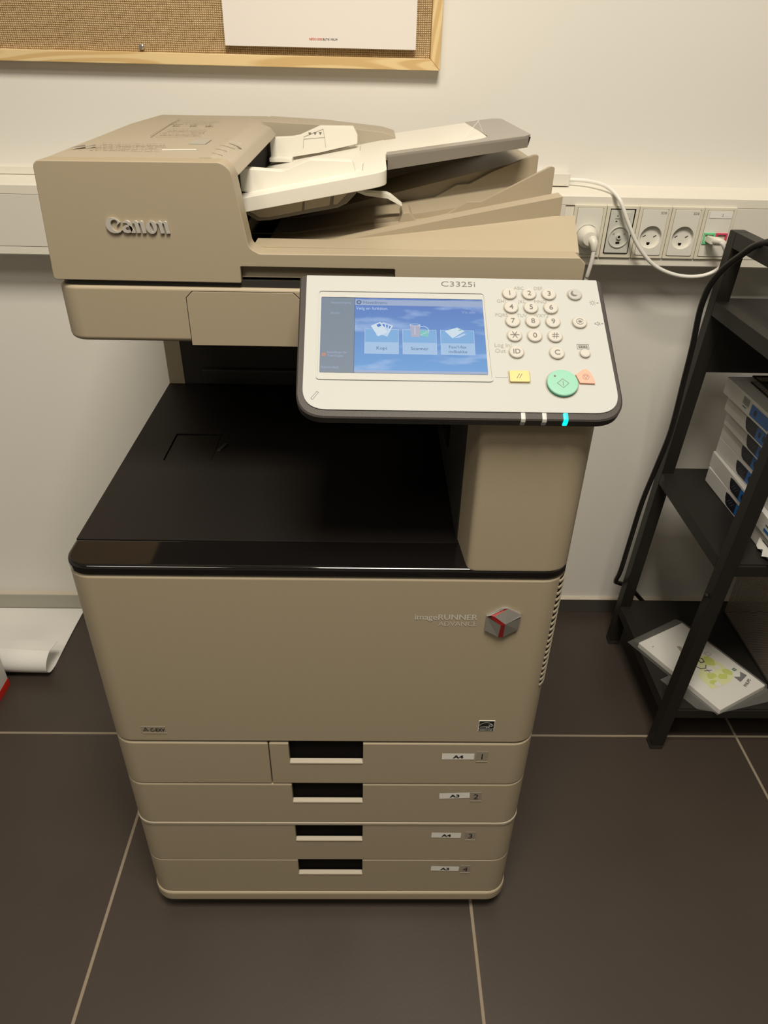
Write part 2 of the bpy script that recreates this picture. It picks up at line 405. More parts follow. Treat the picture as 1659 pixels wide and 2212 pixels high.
# sockets
FR = []
def socket_base(x0, name, label):
    t = thing(name, (x0+.0285, -.065, .8905), label, 'power socket' if name != 'network_outlet' else 'network outlet')
    cx = x0+.0285; Z0, Z1 = .8915, .9780
    o = MB('socket_frame').prism(fillet([(x0+.0004, Z0), (x0+.0566, Z0), (x0+.0566, Z1), (x0+.0004, Z1)], .0012), -.0690, -.062, 'y', .0006).build('frame', t); t['fr'] = 1; FR.append(o)
    del t['fr']; return t, cx
def face_prism(mb, cx, z0=.897, z1=.9735, hw=.0222, y0=-.0705, y1=-.063):
    return mb.prism(fillet([(cx-hw, z0), (cx+hw, z0), (cx+hw, z1), (cx-hw, z1)], .003), y0, y1, 'y', .0005)
def rim(mb, cx, hw, z0, z1, y):
    M = front(cx, y, 0)
    for a_, b_ in (((-hw, z0), (hw, z0)), ((hw, z0), (hw, z1)), ((hw, z1), (-hw, z1)), ((-hw, z1), (-hw, z0))): mb.line(a_, b_, .0008, M)
    return mb
CZ = .9275
def danish(x0, label, brand):
    t, cx = socket_base(x0, 'power_socket', label)
    g_ = MB('groove'); rim(g_, cx, .0226, .8966, .9739, -.0692); g_.build('face_gap', t)
    f = face_prism(MB('socket_face'), cx).build('face_plate', t)
    cut(f, MB('x').lathe([(.0190, -.02), (.0193, .02)], front(cx, -.0705, CZ), 40)); cut(FR[-1], MB('x').lathe([(.0200, -.02), (.0200, .02)], front(cx, -.0705, CZ), 40))
    MB('socket_face').lathe([(.0198, 0), (.0198, .0003), (.0188, .0003), (.0188, .0004)], front(cx, -.0628, CZ), 40).build('well', t)
    h = MB('gap'); M = front(cx, -.0634, CZ)
    for sx_ in (-1, 1):
        h.flat([(sx_*.0095-.0028, -.0002), (sx_*.0095-.0018, -.0014), (sx_*.0095+.0028, .0016), (sx_*.0095+.0020, .0028)], M, .0001)
    h.flat([(.0030*math.cos(a), -.0115+.0030*math.sin(a)) for a in [math.radians(180+18*i) for i in range(11)]]+[(.003, -.0098), (-.003, -.0098)], M, .0001)
    h.build('pin_hole', t)
    if brand:
        q = MB('print_light').text('EDB', front(cx+.0145, -.0711, .9685), .0052, 0, 1.1); q.build('marking', t)
    return t, cx
S0 = .4070; SW = .0572
t1, c1 = danish(S0, 'wall socket nearest the copier with a white plug in it', False)
t2, c2 = socket_base(S0+SW, 'power_socket', 'wall socket missing its cover, grey insides showing')
b = MB('gap'); b.prism([(c2-.0228, .8985), (c2+.0215, .8985), (c2+.0225, .9735), (c2-.0222, .9735)], -.0694, -.0688, 'y'); b.build('opening', t2)
b = MB('socket_bare').prism(fillet([(c2-.0215, .9005), (c2+.0195, .9005), (c2+.0195, .972), (c2-.0215, .972)], .001), -.0722, -.0695, 'y', .0006)
b.lathe([(.0185, 0), (.0182, .0020), (.0165, .0022), (.0160, -.0004)], front(c2-.001, -.0720, CZ), 40)
b.lathe([(.0046, 0), (.0042, .0035), (.0022, .0035)], front(c2-.001, -.0720, CZ+.0005), 24)
b.box(c2-.013, c2-.004, -.0735, -.072, .958, .969, .0005); b.box(c2+.003, c2+.013, -.0735, -.072, .958, .969, .0005)
b.build('insert', t2)
b = MB('gap'); M = front(c2-.001, -.0724, CZ)
for (x, y, r) in ((-.0095, .005, .0016), (.0095, .005, .0016), (-.0085, .035, .0010), (.0085, .035, .0010)):
    b.use('groove' if y < .01 else 'gap').flat([(x+r*math.cos(a/8*math.pi), y+r*math.sin(a/8*math.pi)) for a in range(16)], M, .0013 if y > .01 else .0002)
b.use('gap').flat([(-.0035, -.0115), (.0035, -.0115), (.0035, -.0082), (-.0035, -.0082)], M, .0003)
b.flat([(.0022*math.cos(a/8*math.pi), .0005+.0022*math.sin(a/8*math.pi)) for a in range(16)], M, .0032)
b.flat([(-.0105, .0250), (-.0070, .0255), (-.0075, .0270), (-.010, .0270)], M, .0003); b.flat([(.007, .0255), (.0105, .0250), (.010, .0270), (.0075, .0270)], M, .0003)
b.build('terminal_hole', t2)
t3, c3 = danish(S0+2*SW, 'empty wall socket right of the uncovered one', True)
t4, c4 = danish(S0+3*SW, 'empty wall socket beside the network outlet', True)
t5, c5 = socket_base(S0+4*SW, 'network_outlet', 'network outlet with a green and a red jack at the end of the socket row')
g_ = MB('groove'); rim(g_, c5, .0226, .8966, .9739, -.0692); g_.build('face_gap', t5)
f = face_prism(MB('socket_face'), c5).build('face_plate', t5)
for s_ in (-1, 1): cut(f, MB('x').box(c5+s_*.0108-.0085, c5+s_*.0108+.0085, -.08, -.05, CZ-.0072, CZ+.0072))
MB('groove').box(c5-.0195, c5+.0215, -.0707, -.0695, .9610, .9722).build('label_gap', t5)
q = MB('sticker_white').box(c5-.0192, c5+.0212, -.0712, -.0700, .9613, .9719, .0003); q.use('print_grey').text('2', front(c5+.004, -.0713, .9665), .0055); q.build('label_strip', t5)
for s_, mn in ((-1, 'jack_green'), (1, 'jack_red')):
    x = c5+s_*.0108; b = MB(mn)
    for (a0, a1, z0, z1) in ((x-.0103, x+.0103, CZ+.0065, CZ+.0095), (x-.0103, x+.0103, CZ-.0095, CZ-.0065), (x-.0103, x-.0075, CZ-.0066, CZ+.0066), (x+.0075, x+.0103, CZ-.0066, CZ+.0066)):
        b.box(a0, a1, -.0725, -.066, z0, z1, .0004)
    b.use('gap').box(x-.0078, x+.0078, -.062, -.060, CZ-.0068, CZ+.0068)
    b.use('gap').box(x-.004, x+.004, -.0705, -.062, CZ-.0068, CZ-.0028)
    b.build('jack', t5)

# power plug with its lead, network cable
pl = thing('power_plug', (c1, -.0705, CZ), 'round white power plug in the socket nearest the copier, its lead dropping behind it', 'power plug')
b = MB('white_plastic').lathe([(.0178, 0), (.0185, .004), (.0185, .012), (.0165, .020), (.0115, .027), (.004, .0285)], front(c1, -.0668, CZ), 40)
b.tube([(c1+.002, -.085, CZ+.001), (c1+.007, -.097, CZ-.006), (c1+.0085, -.1, CZ-.018)], .006, 12, 4, radii=[.010, .0075, .0048]); b.build('body', pl)
MB('cable_white').tube([(c1+.0085, -.1, CZ-.016), (c1+.008, -.1, CZ-.035), (c1+.006, -.096, CZ-.06), (c1+.005, -.088, CZ-.09), (c1-.01, -.06, .62), (c1-.06, -.04, .3), (c1-.07, -.05, .02), (c1-.16, -.07, .006)], .0036, 10).build('lead', pl)
nc = thing('network_cable', (.4, -.03, 1.0), 'white network cable looping from the outlet box to the green jack', 'network cable')
MB('cable_white').tube([(.403, -.013, 1.0105), (.4345, -.025, 1.0105), (.4614, -.05, 1.0057), (.4786, -.08, .9901), (.4979, -.088, .9556), (.5231, -.09, .9177), (.5586, -.09, .8851), (.6028, -.09, .8681), (.6451, -.092, .8672), (.6730, -.095, .8806), (.6790, -.098, .9047), (.668, -.100, .9240), (.660, -.096, .9275)], .0033, 12).build('cord', nc)
M = frame((c5-.0108, -.0665, CZ), (.94, -.0, -.0), (0, .35, .93))
b = MB('white_plastic').prism(fillet([(c5-.0165, CZ-.0055), (c5-.0045, CZ-.006), (c5-.003, CZ+.004), (c5-.0145, CZ+.0055)], .002), -.092, -.066, 'y', .001)
b.tube([(c5-.010, -.086, CZ), (c5-.004, -.094, CZ+.001), (c5+.004, -.098, CZ-.001), (c5+.008, -.099, CZ-.004)], .005, 12, 4, radii=[.0062, .006, .0045, .0038]); b.build('connector', nc)

# ------------------------------------------------------------------ notice board
nb = thing('notice_board', (-.4, -.01, 1.168), 'burlap notice board in a pale pine frame on the wall', 'notice board')
BX0, BX1, BZ0, BZ1 = -1.15, .163, 1.1695, 2.05
MB('burlap').box(BX0+.01, BX1-.01, -.012, -.003, BZ0+.01, BZ1-.01).build('burlap_panel', nb)
def rail(pts, y0=-.021, y1=-.001, m_='pine_x'): return MB(m_).prism(pts, y0, y1, 'y', .0014).build('frame_rail', nb)
rail([(BX0, BZ0), (BX1, BZ0), (BX1-.0165, BZ0+.0165), (BX0+.0165, BZ0+.0165)])
rail([(BX0, BZ1), (BX0+.0165, BZ1-.0165), (BX1-.0165, BZ1-.0165), (BX1, BZ1)])
rail([(BX1, BZ0), (BX1, BZ1), (BX1-.0165, BZ1-.0165), (BX1-.0165, BZ0+.0165)], m_='pine_z')
rail([(BX0, BZ0), (BX0+.0165, BZ0+.0165), (BX0+.0165, BZ1-.0165), (BX0, BZ1)], m_='pine_z')
b = MB('poster_paper'); V = []; Fs = []
for i in range(2):
    for j in range(13): u = j/12; V.append((-.1835 if i == 0 else .1222, -.0150-.0075*(1-u)-.0004, 1.1975+.43*u))
for j in range(12): Fs.append((j, j+13, j+14, j+1))
b.raw(V, Fs); M = front(-.0265, -.02345, 1.2090)
b.use('red_ink').text('RØDE KORS', M @ Matrix.Translation((-.0012, 0, 0)), .0042, 0, .92, align='R'); b.use('print_grey').text('BUTIK VIRUM', M, .0042, 0, .92, align='L')
po = b.build('poster'); tag(po, 'white poster hanging on the burlap notice board', 'poster')
sd = po.modifiers.new('s', 'SOLIDIFY'); sd.thickness = .0003; sd.use_rim = False
pn = MB('pin_steel').lathe([(.0004, 0), (.0045, .001), (.0038, .003), (.002, .004), (.0035, .0075), (.0028, .009)], front(-.3200, -.0120, 1.1925), 20).build('push_pin')
tag(pn, 'small clear push pin in the burlap near the bottom rail', 'push pin')

# ------------------------------------------------------------------ photocopier
PC = thing('photocopier', (0, -.43, 0), 'large greige floor-standing office photocopier with four paper drawers and a tilted touch panel', 'photocopier')
YF = -.7585; XA, XB = -.2854, .2846; RC = .030
# body shell behind the front covers
b = MB('greige').rrbox(XA+.002, XB-.002, -.715, -.10, .053, .700, (.002, .002, .02, .02), .001, .001)
b.use('gap').rrbox(XA+.004, XB-.004, -.750, -.70, .04, .7005, (.026, .026, .002, .002), 0, 0)
b.build('main_body', PC)
# base and castors
MB('greige').rrbox(XA-.0025, XB+.0025, YF-.003, -.12, .0315, .0525, (.034, .034, .02, .02), .004, .003).build('base', PC)
for x in (-.23, .23):
    for y in (-.69, -.17):
        MB('shell_dark').prism([(y+.016*math.cos(a/10*math.pi), .016+.016*math.sin(a/10*math.pi)) for a in range(20)], x-.012, x+.012, 'x', .002).build('castor', PC)
# front door
fc = MB('greige').rrbox(XA, XB, YF, -.712, .4185, .6975, (RC, RC, .001, .001), .004, .003).build('front_cover', PC)
def letters(name, parent, mname, items):
    b = MB(mname)
    for a in items: b.text(*a[:3], **(a[3] if len(a) > 3 else {}))
    return b.build(name, parent, smooth=False)
YT = YF-.0004
letters('lettering', fc, 'letter_pale', [('imageRUNNER', front(.1846, YT, .6415), .0115, dict(bold=.018, sx=1.02, align='R')), ('ADVANCE', front(.1844, YT, .6312), .0100, dict(sx=.98, align='R'))])
# cube emblem
hx = MB('hex_silver'); MH = front(.2142, YF, .6355)
def poly3(b, pts): b.raw(pts, [tuple(range(len(pts)))], MH)
c_ = (.0035, -.0015, .0085)
hp = [(-.0200, .0098), (-.0030, .0218), (.0035, .0220), (.0200, .0130), (.0188, -.0108), (.0010, -.0222), (-.0020, -.0222), (-.0200, -.0120)]
for i in range(8): p, q = hp[i], hp[(i+1) % 8]; poly3(hx, [(*p, 0), (*q, 0), (q[0], q[1], .003), (p[0], p[1], .003)])
T = lambda x, y, z: (x, y, z)
hx.use('hex_silver'); poly3(hx, [(-.0200, .0098, .003), (-.0200, -.0120, .003), (-.0035, -.0215, .004), (-.0030, .0005, .0078)])
poly3(hx, [(.0018, .0025, .0085), (.0025, -.0215, .004), (.0188, -.0108, .003), (.0200, .0090, .004)])
poly3(hx, [(-.0112, .0122, .0062), (.0018, .0025, .0085), (.0200, .0105, .004), (.0200, .0130, .003), (.0035, .0220, .003)])
hx.use('silver'); poly3(hx, [(-.0200, .0098, .0030), (-.0165, .0118, .0040), (.0000, .0215, .003), (-.0030, .0218, .003)])
hx.use('red'); poly3(hx, [(-.0200, .0098, .0030), (-.0030, .0005, .0078), (-.0035, -.0215, .004), (.0025, -.0215, .004), (.0018, .0025, .0085), (-.0112, .0122, .0062), (-.0160, .0100, .0050)])
poly3(hx, [(-.0160, .0120, .0042), (-.0112, .0122, .0062), (.0030, .0216, .0034), (.0002, .0216, .0034)])
hx.build('emblem', fc, smooth=False)
# energy sticker: black square with arc, script line and star
e_ = MB('sticker_white').box(.2030, .2242, YF-.0005, YF+.001, .4430, .4630, 0); ME = front(.2136, YF-.0007, .4538)
e_.use('ink_black').flat([(-.0099, -.0058), (.0099, -.0058), (.0099, .0085), (-.0099, .0085)], ME); e_.flat([(-.0099, -.0100), (.0099, -.0100), (.0099, -.0066), (-.0099, -.0066)], ME)
e_.use('sticker_white').ring(-.0005, -.004, .0098, .0005, ME, .0001, 40, 20, 155); 
wave = [(-.0085, -.0035), (-.0068, -.0020), (-.0062, -.0034), (-.0045, -.0018), (-.0040, -.0032), (-.0022, -.0016), (-.0018, -.0030), (0, -.0014), (.0004, -.0050), (.0020, -.0012), (.0028, -.0046), (.0045, -.0010)]
for i in range(len(wave)-1): e_.line(wave[i], wave[i+1], .0006, ME, .0001)
st = [(.0055+(.0030 if i % 2 == 0 else .0013)*math.cos(math.radians(90+36*i)), .0005+(.0030 if i % 2 == 0 else .0013)*math.sin(math.radians(90+36*i))) for i in range(10)]
for i in range(10): e_.line(st[i], st[(i+1) % 10], .0005, ME, .0001)
e_.use('sticker_white').text('ENERGY STAR', ME @ Matrix.Translation((0, -.0083, 0)), .0026, depth=.0001)
e_.build('energy_sticker', fc, smooth=False)
x_ = MB('plate_beige').box(-.2400, -.2080, YF-.0003, YF+.001, .4355, .4480); x_.use('greige_lit').box(-.2390, -.2070, YF-.0007, YF+.001, .4349, .4357, .0002)
x_.use('ink_black').text('C-EXV', front(-.2090, YF-.0006, .4418), .0086, bold=.02, sx=.78, align='R')
for (x, z) in ((-.2350, .4405), (-.2325, .4405), (-.2300, .4405), (-.2337, .4430), (-.2312, .4430), (-.2325, .4452)): x_.flat([(.001*math.cos(a), .001*math.sin(a)) for a in [i*math.pi/3 for i in range(6)]], front(x-.0015, YF-.0006, z))
x_.build('toner_plate', fc, smooth=False)
# vent louvres round the front right corner
cx_, cy_ = XB-RC, YF+RC
for i in range(19):
    z = .6935-i*.00935; b = MB('gap')
    def arc(r, a0, a1, z0, z1, dz):
        V = []; Fs = []; k = 8
        for j in range(k+1):
            u = j/k; a = math.radians(a0+(a1-a0)*u); V += [(cx_+r*math.cos(a), cy_+r*math.sin(a), z0+dz*u), (cx_+r*math.cos(a), cy_+r*math.sin(a), z1+dz*u)]
        for j in range(k): Fs.append((2*j, 2*j+2, 2*j+3, 2*j+1))
        b.raw(V, Fs)
    arc(RC+.0003, -48, 12, z-.0022, z+.0024, .001)
    b.use('greige_lit'); pth = [(cx_+(RC-.0004)*math.cos(math.radians(-49+61*j/6)), cy_+(RC-.0004)*math.sin(math.radians(-49+61*j/6)), z-.0030+.001*j/6) for j in range(7)]
    b.tube(pth, .0017, 8, 2); b.use('greige').tube([Vector(p)+Vector((.001, 0, -.0014)) for p in pth], .0012, 6, 2)
    b.build('vent_louvre', fc)
# paper drawers
def drawer(z0, z1, x0, hz, lip, sticker, skx, skw, numx, num, tilt, top=.003, name='paper_drawer'):
    lab = 'drawer marked %s with a white %s sticker' % (num, sticker)
    left = x0 < XA+.01
    o = MB('greige').rrbox(x0, XB, YF, -.70, z0, z1, (RC if left else .0015, RC, .001, .001), top, .0015).build(name, PC)
    o['label'] = lab
    cut(o, MB('x').prism(fillet([(YF-.01, lip-.0035), (YF-.01, z1+.02), (YF+.034, z1+.02), (YF+.034, lip-.012), (YF+.0062, lip-.012), (YF+.006, lip+.0030)], 0), -.0490, .0515, 'x'))
    b = MB('shell_dark').box(-.0490, .0515, YF+.030, YF+.032, lip-.010, z1-.002); b.build('handle_recess', o)  # dark board paints the shade inside the beige pocket
    MB('greige_lit').prism([(YF+.0005, lip-.0005), (YF-.0010, lip+.0010), (YF-.0004, lip+.0025), (YF+.0055, lip+.0050), (YF+.0060, lip+.003), (YF+.003, lip-.0005)], -.0486, .0511, 'x', .0006).build('handle', o)
    zc = (hz+lip)/2+.0088; ang = math.radians(tilt)
    Ms = front(skx+skw/2, YF-.0002, sticker_z[num]) @ Matrix.Rotation(ang, 4, 'Z')
    s_ = MB('sticker_white', M=None); s_.flat([(-skw/2, -.0064), (skw/2, -.0064), (skw/2, .0064), (-skw/2, .0064)], Ms, .0003)
    s_.use('ink_black').text(sticker, Ms @ Matrix.Translation((.0, -.0005, 0)), .0088, bold=.035, sx=1.35, depth=.0006); s_.build('size_sticker', o, recalc=False, smooth=False)
    p_ = MB('plate_beige').box(numx-.0080, numx+.0080, YF-.0003, YF+.001, num_z[num]-.0095, num_z[num]+.0095); p_.use('greige_lit').box(numx-.0078, numx+.0082, YF-.0007, YF+.001, num_z[num]-.0112, num_z[num]-.0100, .0002)
    p_.use('ink_black').text(num, front(numx, YF-.0006, num_z[num]), .0160); p_.build('number_plate', o, smooth=False)
    return o
sticker_z = {'1': .3908, '2': .3045, '3': .2082, '4': .1190}; num_z = {'1': .3908, '2': .3022, '3': .2064, '4': .1170}
MB('greige').rrbox(XA, -.0762, YF, -.70, .3305, .4160, (RC, .0015, .001, .001), .003, .0015).build('side_panel', PC)
d1 = drawer(.3305, .4160, -.0750, .3825, .3735, 'A4', .1590, .0440, .2138, '1', 0)
d2 = drawer(.2395, .3285, XA, .2948, .2862, 'A3', .1608, .0435, .2136, '2', 3)
MB('greige_lit').rrbox(XA-.0008, XB+.0008, YF-.001, -.70, .2325, .2388, (RC, RC, .001, .001), .0015, .0015).build('cassette_rim', PC)
d3 = drawer(.1425, .2320, XA, .2003, .1918, 'A4', .1550, .0445, .2138, '3', -1, .001)
d4 = drawer(.0535, .1408, XA, .1103, .1010, 'A3', .1592, .0440, .2136, '4', -2, .0012)

# output tray deck and glossy ledge
dk = MB('tray_black').prism([(XA, -.706), (.20, -.706), (.20, -.235), (XA-.004, -.235)], .700, .7105, 'z', .001).build('output_deck', PC)
cut(dk, MB('x').prism([(-.2325, -.515), (-.165, -.515), (-.165, -.433), (-.2325, -.433)], .7045, .72, 'z'))
MB('tray_black').prism([(-.2315, -.514), (-.166, -.514), (-.166, -.434), (-.2315, -.434)], .7035, .7090, 'z', .001).build('paper_stopper', dk)
MB('panel_black').prism([(-.163, -.487), (-.158, -.487), (-.151, -.465), (-.156, -.465)], .709, .7120, 'z', .0008).build('stopper_catch', dk)
MB('gloss_black').rrbox(XA-.0003, XB+.0003, YF-.0003, -.7065, .6985, .7115, (RC, RC, .001, .001), .005, .002).build('front_ledge', PC)
# cavity walls
b = MB('shell_dark').box(-.262, .20, -.242, -.228, .705, .915); b.box(-.20, -.03, -.262, -.240, .86, .90, .004); b.box(-.23, .15, -.252, -.24, .712, .74, .004); b.build('cavity_back', PC)
MB('greige').prism([(XA-.004, -.244), (-.262, -.244), (-.262, -.10), (XA-.004, -.10)], .700, .915, 'z', .002).build('rear_post', PC)
MB('shell_dark').box(.1595, .175, -.700, -.235, .705, .915, .001).build('cavity_side', PC)
b = MB('gap').tube([(.1585, -.53, .800), (.156, -.50, .835), (.1585, -.47, .850)], .003, 8); b.box(.156, .160, -.56, -.45, .76, .79, .002); b.build('exit_flap', PC)
MB('greige').box(.175, XB-.003, -.70, -.10, .700, .915, .004).build('side_tower', PC)
col_ = fillet([(.1600, -.690), (.1665, YF), (XB, YF), (XB, -.690)], [.001, .010, .032, .001], 8)
co_ = MB('greige'); lv = [(.0, .9095), (0, .712), (.002, .7065), (.007, .7045)]
V = []; Fs = []; n_ = len(col_); cxm, cym = .225, -.70
for ins, z in lv: V += [(cxm+(x-cxm)*(1-ins/.06), cym+(y-cym)*(1-ins/.06), z) for x, y in col_]
for k in range(3):
    for i in range(n_): j = (i+1) % n_; Fs.append((k*n_+i, k*n_+j, (k+1)*n_+j, (k+1)*n_+i))
Fs.append(tuple(range(n_))); Fs.append(tuple(range(3*n_, 4*n_))[::-1]); co_.raw(V, Fs)
column = co_.build('panel_column', PC)

# scanner unit
YS = -.600
sc = MB('greige').rrbox(-.2905, .2880, YS, -.10, .9110, .9735, (.024, .024, .02, .02), .004, .006).build('scanner_unit', PC)
oc = [(-.1478, .9085), (-.1478, .9620), (-.1405, .9693), (-.0300, .9693), (-.0225, .9620), (-.0225, .9085)]
MB('gap').prism([(x+(-.0006 if x < -.08 else .0006), z+(.0006 if z > .91 else 0)) for x, z in oc], YS-.0002, YS+.001).build('door_gap', sc)
MB('greige').prism(oc, YS-.0008, YS+.003, 'y', .0006).build('cleaning_door', sc)
MB('shell_dark').rrbox(-.286, .284, YS+.004, -.105, .972, .981, (.02,)*4, 0, 0).build('hinge_gap', sc)

# document feeder
df = MB('greige')
fp = [(-.2885, .9795), (-.0860, .9790), (-.0855, .9965), (.0810, .9965), (.0815, .9840), (.2865, .9840), (.2870, 1.0060), (.2800, 1.0125), (-.0640, 1.0105), (-.0745, 1.0160), (-.0865, 1.0905), (-.0960, 1.0980), (-.2790, 1.0965), (-.2835, 1.0925)]
fr = [.004, .0015, .0015, .0015, .0015, .004, .004, .003, .010, .010, .014, .014, .006, .006]
# silhouette widens towards the bottom
cov = MB('greige').prism(fillet(fp, fr, 6), YS, YS+.030, 'y', .0035, 3).build('feeder_cover', PC)
MB('greige').prism([(-.5925, .9840), (-.5885, .9962), (-.5720, .9970), (-.5720, .9840)], -.0853, .0808, 'x').build('grip_recess', PC)
# round the left vertical edge by a wrap piece of housing
TOPK = lambda y: .0075*max(0, min(1, (y+.570)/.30))
class SB(MB):
    def build(s, *a, **k):
        for v in s.bm.verts:
            if v.co.z > 1.07: v.co.z += TOPK(v.co.y)
        return MB.build(s, *a, **k)
b = SB('greige_lit'); b.prism(fillet([(-.2885, .9810), (-.098, .9810), (-.0985, 1.078), (-.104, 1.0975), (-.2790, 1.0965), (-.2835, 1.0925)], [.003, .002, .004, .012, .006, .006], 5), YS+.0295, -.270, 'y', .0008)
b.prism(fillet([(-.2885, .9810), (-.098, .9810), (-.0985, 1.078), (-.104, 1.0975), (-.2790, 1.0965), (-.2835, 1.0925)], [.003, .002, .004, .012, .006, .006], 5), -.272, -.105, 'y', .0012)
hs = b.build('feeder_housing', PC)
# curved lid over the rollers
b = SB('greige_lit'); b.prism(fillet([(-.1240, 1.0950), (-.1240, 1.0985), (-.1120, 1.0990), (-.0920, 1.0930), (-.0835, 1.0830), (-.0860, 1.0815), (-.0950, 1.0890), (-.112, 1.0950)], [.001, .002, .02, .01, .001, .001, .008, .01], 5), YS+.030, -.235, 'y', .0010)
ld = b.build('feeder_lid', PC)
MB('gap').box(-.0990, -.0965, YS+.031, -.19, 1.016, 1.080).build('roller_opening', PC)
# printed guides on the lid top
b = SB('print_line'); MT = frame((0, 0, 1.0979), (1, 0, 0), (0, 1, 0))
for (a0, a1) in (((-.2140, -.414), (-.2270, -.205)), ((-.2270, -.205), (-.1720, -.190)), ((-.2140, -.414), (-.1560, -.400))): b.line(a0, a1, .0010, MT, .0009)
rp_ = random.Random(3)
def scribble(x0, x1, y, hgt, step=.0016):
    x = x0
    while x < x1:
        w_ = step*(.4+rp_.random()*.8); h_ = hgt*(.5+.5*rp_.random()); b.flat([(x, y), (x+w_*.6, y), (x+w_*.6, y+h_), (x, y+h_)], MT, .0009); x += w_+step*.5*(rp_.random() > .8)*2+step*.25
for k in range(5): scribble(-.208+.003*k*0-.0006*k*0, -.160, -.395+.013*k, .0050)
for k in range(3): scribble(-.222, -.165-.004*k, -.235-.020*k, .0060)
scribble(-.215, -.205, -.300, .020, .003); scribble(-.192, -.181, -.300, .020, .003); scribble(-.171, -.160, -.300, .020, .003)
for k in range(5): scribble(-.250, -.176-.004*(k % 3), -.528+.011*k, .0050)
b.use('print_grey').flat([(-.2720, -.525), (-.264, -.500), (-.259, -.512)], MT, .0009); b.flat([(-.259, -.516), (-.253, -.497), (-.250, -.507)], MT, .0009)
b.build('instruction_print', hs, smooth=False)
b = SB('groove').box(-.1560, -.1370, -.470, -.432, 1.0970, 1.0986, .0003)
b.build('guide_window', hs)
b = SB('letter_pale'); b.tube([(-.1740, -.520, 1.0976), (-.155, -.517, 1.0978), (-.1380, -.514, 1.0978)], .0010, 8); b.build('guide_highlight', hs)  # thin pale tube modelled in place of a highlight line
M_ = frame((-.1085, -.475, 1.1004), (1, 0, -.12), (0, 1, 0)); b = SB('silver').ring(0, 0, .012, .004, M_, .0006, 30, -10, 100); b.build('lid_print', ld, smooth=False)
for (x0, x1, y) in ((-.117, -.101, -.487), (-.117, -.105, -.515), (-.115, -.104, -.545)):
    b = SB('print_line'); M_ = frame((0, y, 1.1003), (1, .1, 0), (-.1, 1, 0)); x = x0
    while x < x1: b.flat([(x, 0), (x+.0007, 0), (x+.0007, .0035), (x, .0035)], frame((0, y, 1.0998-.0035*(x+.117)/.016), (1, .0, 0), (0, 1, 0)), .0); x += .0014
    b.build('lid_print', ld, smooth=False)
# rear cover rising behind the tray
b = MB('greige_lit').prism(fillet([(-.108, 1.00), (.090, 1.00), (.0885, 1.0895), (.0700, 1.0945), (-.02, 1.1025), (-.108, 1.1055)], [0, 0, .002, .03, .08, 0], 6), -.200, -.105, 'y', .003)
b.use('gap').prism([(.0275, 1.05), (.0281, 1.05), (.0281, 1.0992), (.0275, 1.0975)], -.2003, -.19, 'y')
b.build('rear_cover', PC)
# base plate and output slope under the tray
b = MB('greige').prism(fillet([(-.2885, -.575), (.2868, -.575), (.2868, -.12), (.27, -.105), (-.27, -.105), (-.2885, -.12)], .002), .984, 1.000, 'z', .002); b.build('feeder_base', PC)
def ramp(mb, x0, x1, y0, y1, f0, f1, nb=14, zb=.996):
    V = []; Fs = []
    for i in range(nb+1):
        x = x0+(x1-x0)*i/nb; V += [(x, y0, f0(x)), (x, y1, f1(x)), (x, y0, zb), (x, y1, zb)]
    for i in range(nb):
        a = 4*i; c = 4*i+4; Fs += [(a, c, c+1, a+1), (a+2, a+3, c+3, c+2), (a, a+2, c+2, c), (a+1, c+1, c+3, a+3)]
    Fs += [(0, 1, 3, 2), (4*nb, 4*nb+2, 4*nb+3, 4*nb+1)]
    return mb.raw(V, Fs)
sm = lambda t: max(0, min(1, t))
b = MB('greige')
ramp(b, -.075, .2855, -.572, -.530, lambda x: 1.0115, lambda x: 1.0010+.031*sm((x-.02)/.25)**1.1+.0105)
b.build('output_apron', PC)
b = MB('greige')
r1 = lambda x: 1.000+.062*sm((x+.02)/.29)**.93
ramp(b, -.095, .2690, -.530, -.505, lambda x: r1(x), lambda x: r1(x)+.0005)
ramp(b, -.095, .2690, -.505, -.452, lambda x: 1.0+.040*sm((x+.05)/.32), lambda x: 1.0+.042*sm((x+.05)/.32))
ramp(b, -.095, .2720, -.446, -.352, lambda x: 1.0+.052*sm((x+.05)/.32), lambda x: 1.0+.052*sm((x+.05)/.32))
ramp(b, -.095, .2680, -.346, -.205, lambda x: 1.0+.078*sm((x+.05)/.31), lambda x: 1.0+.078*sm((x+.05)/.31))
b.build('output_slope', PC)
MB('greige').prism(fillet([(.060, 1.0), (.2735, 1.0), (.2735, 1.0825), (.2680, 1.0825), (.2115, 1.0535), (.1890, 1.0420), (.1720, 1.0415), (.1480, 1.0270), (.080, 1.012)], [0, 0, .004, .004, .01, .006, .006, .01, 0], 4), -.453, -.446, 'y', .0014).build('output_fin', PC)
MB('greige').prism(fillet([(.060, 1.0), (.2735, 1.0), (.2735, 1.0850), (.2665, 1.0845), (.2130, 1.0630), (.1850, 1.0480), (.1690, 1.0470), (.1370, 1.0290), (.080, 1.014)], [0, 0, .004, .004, .01, .006, .006, .01, 0], 4), -.353, -.346, 'y', .0014).build('output_fin', PC)
MB('greige').prism(fillet([(-.095, 1.0), (.2620, 1.0), (.2620, 1.0705), (-.095, 1.0760)], [0, 0, .004, 0]), -.206, -.196, 'y', .001).build('slope_back', PC)
b = MB('greige').prism(fillet([(.085, 1.010), (.093, 1.0285), (.101, 1.0300), (.112, 1.018)], [0, .002, .002, 0]), -.46, -.40, 'y', .001); b.build('slope_bump', PC)
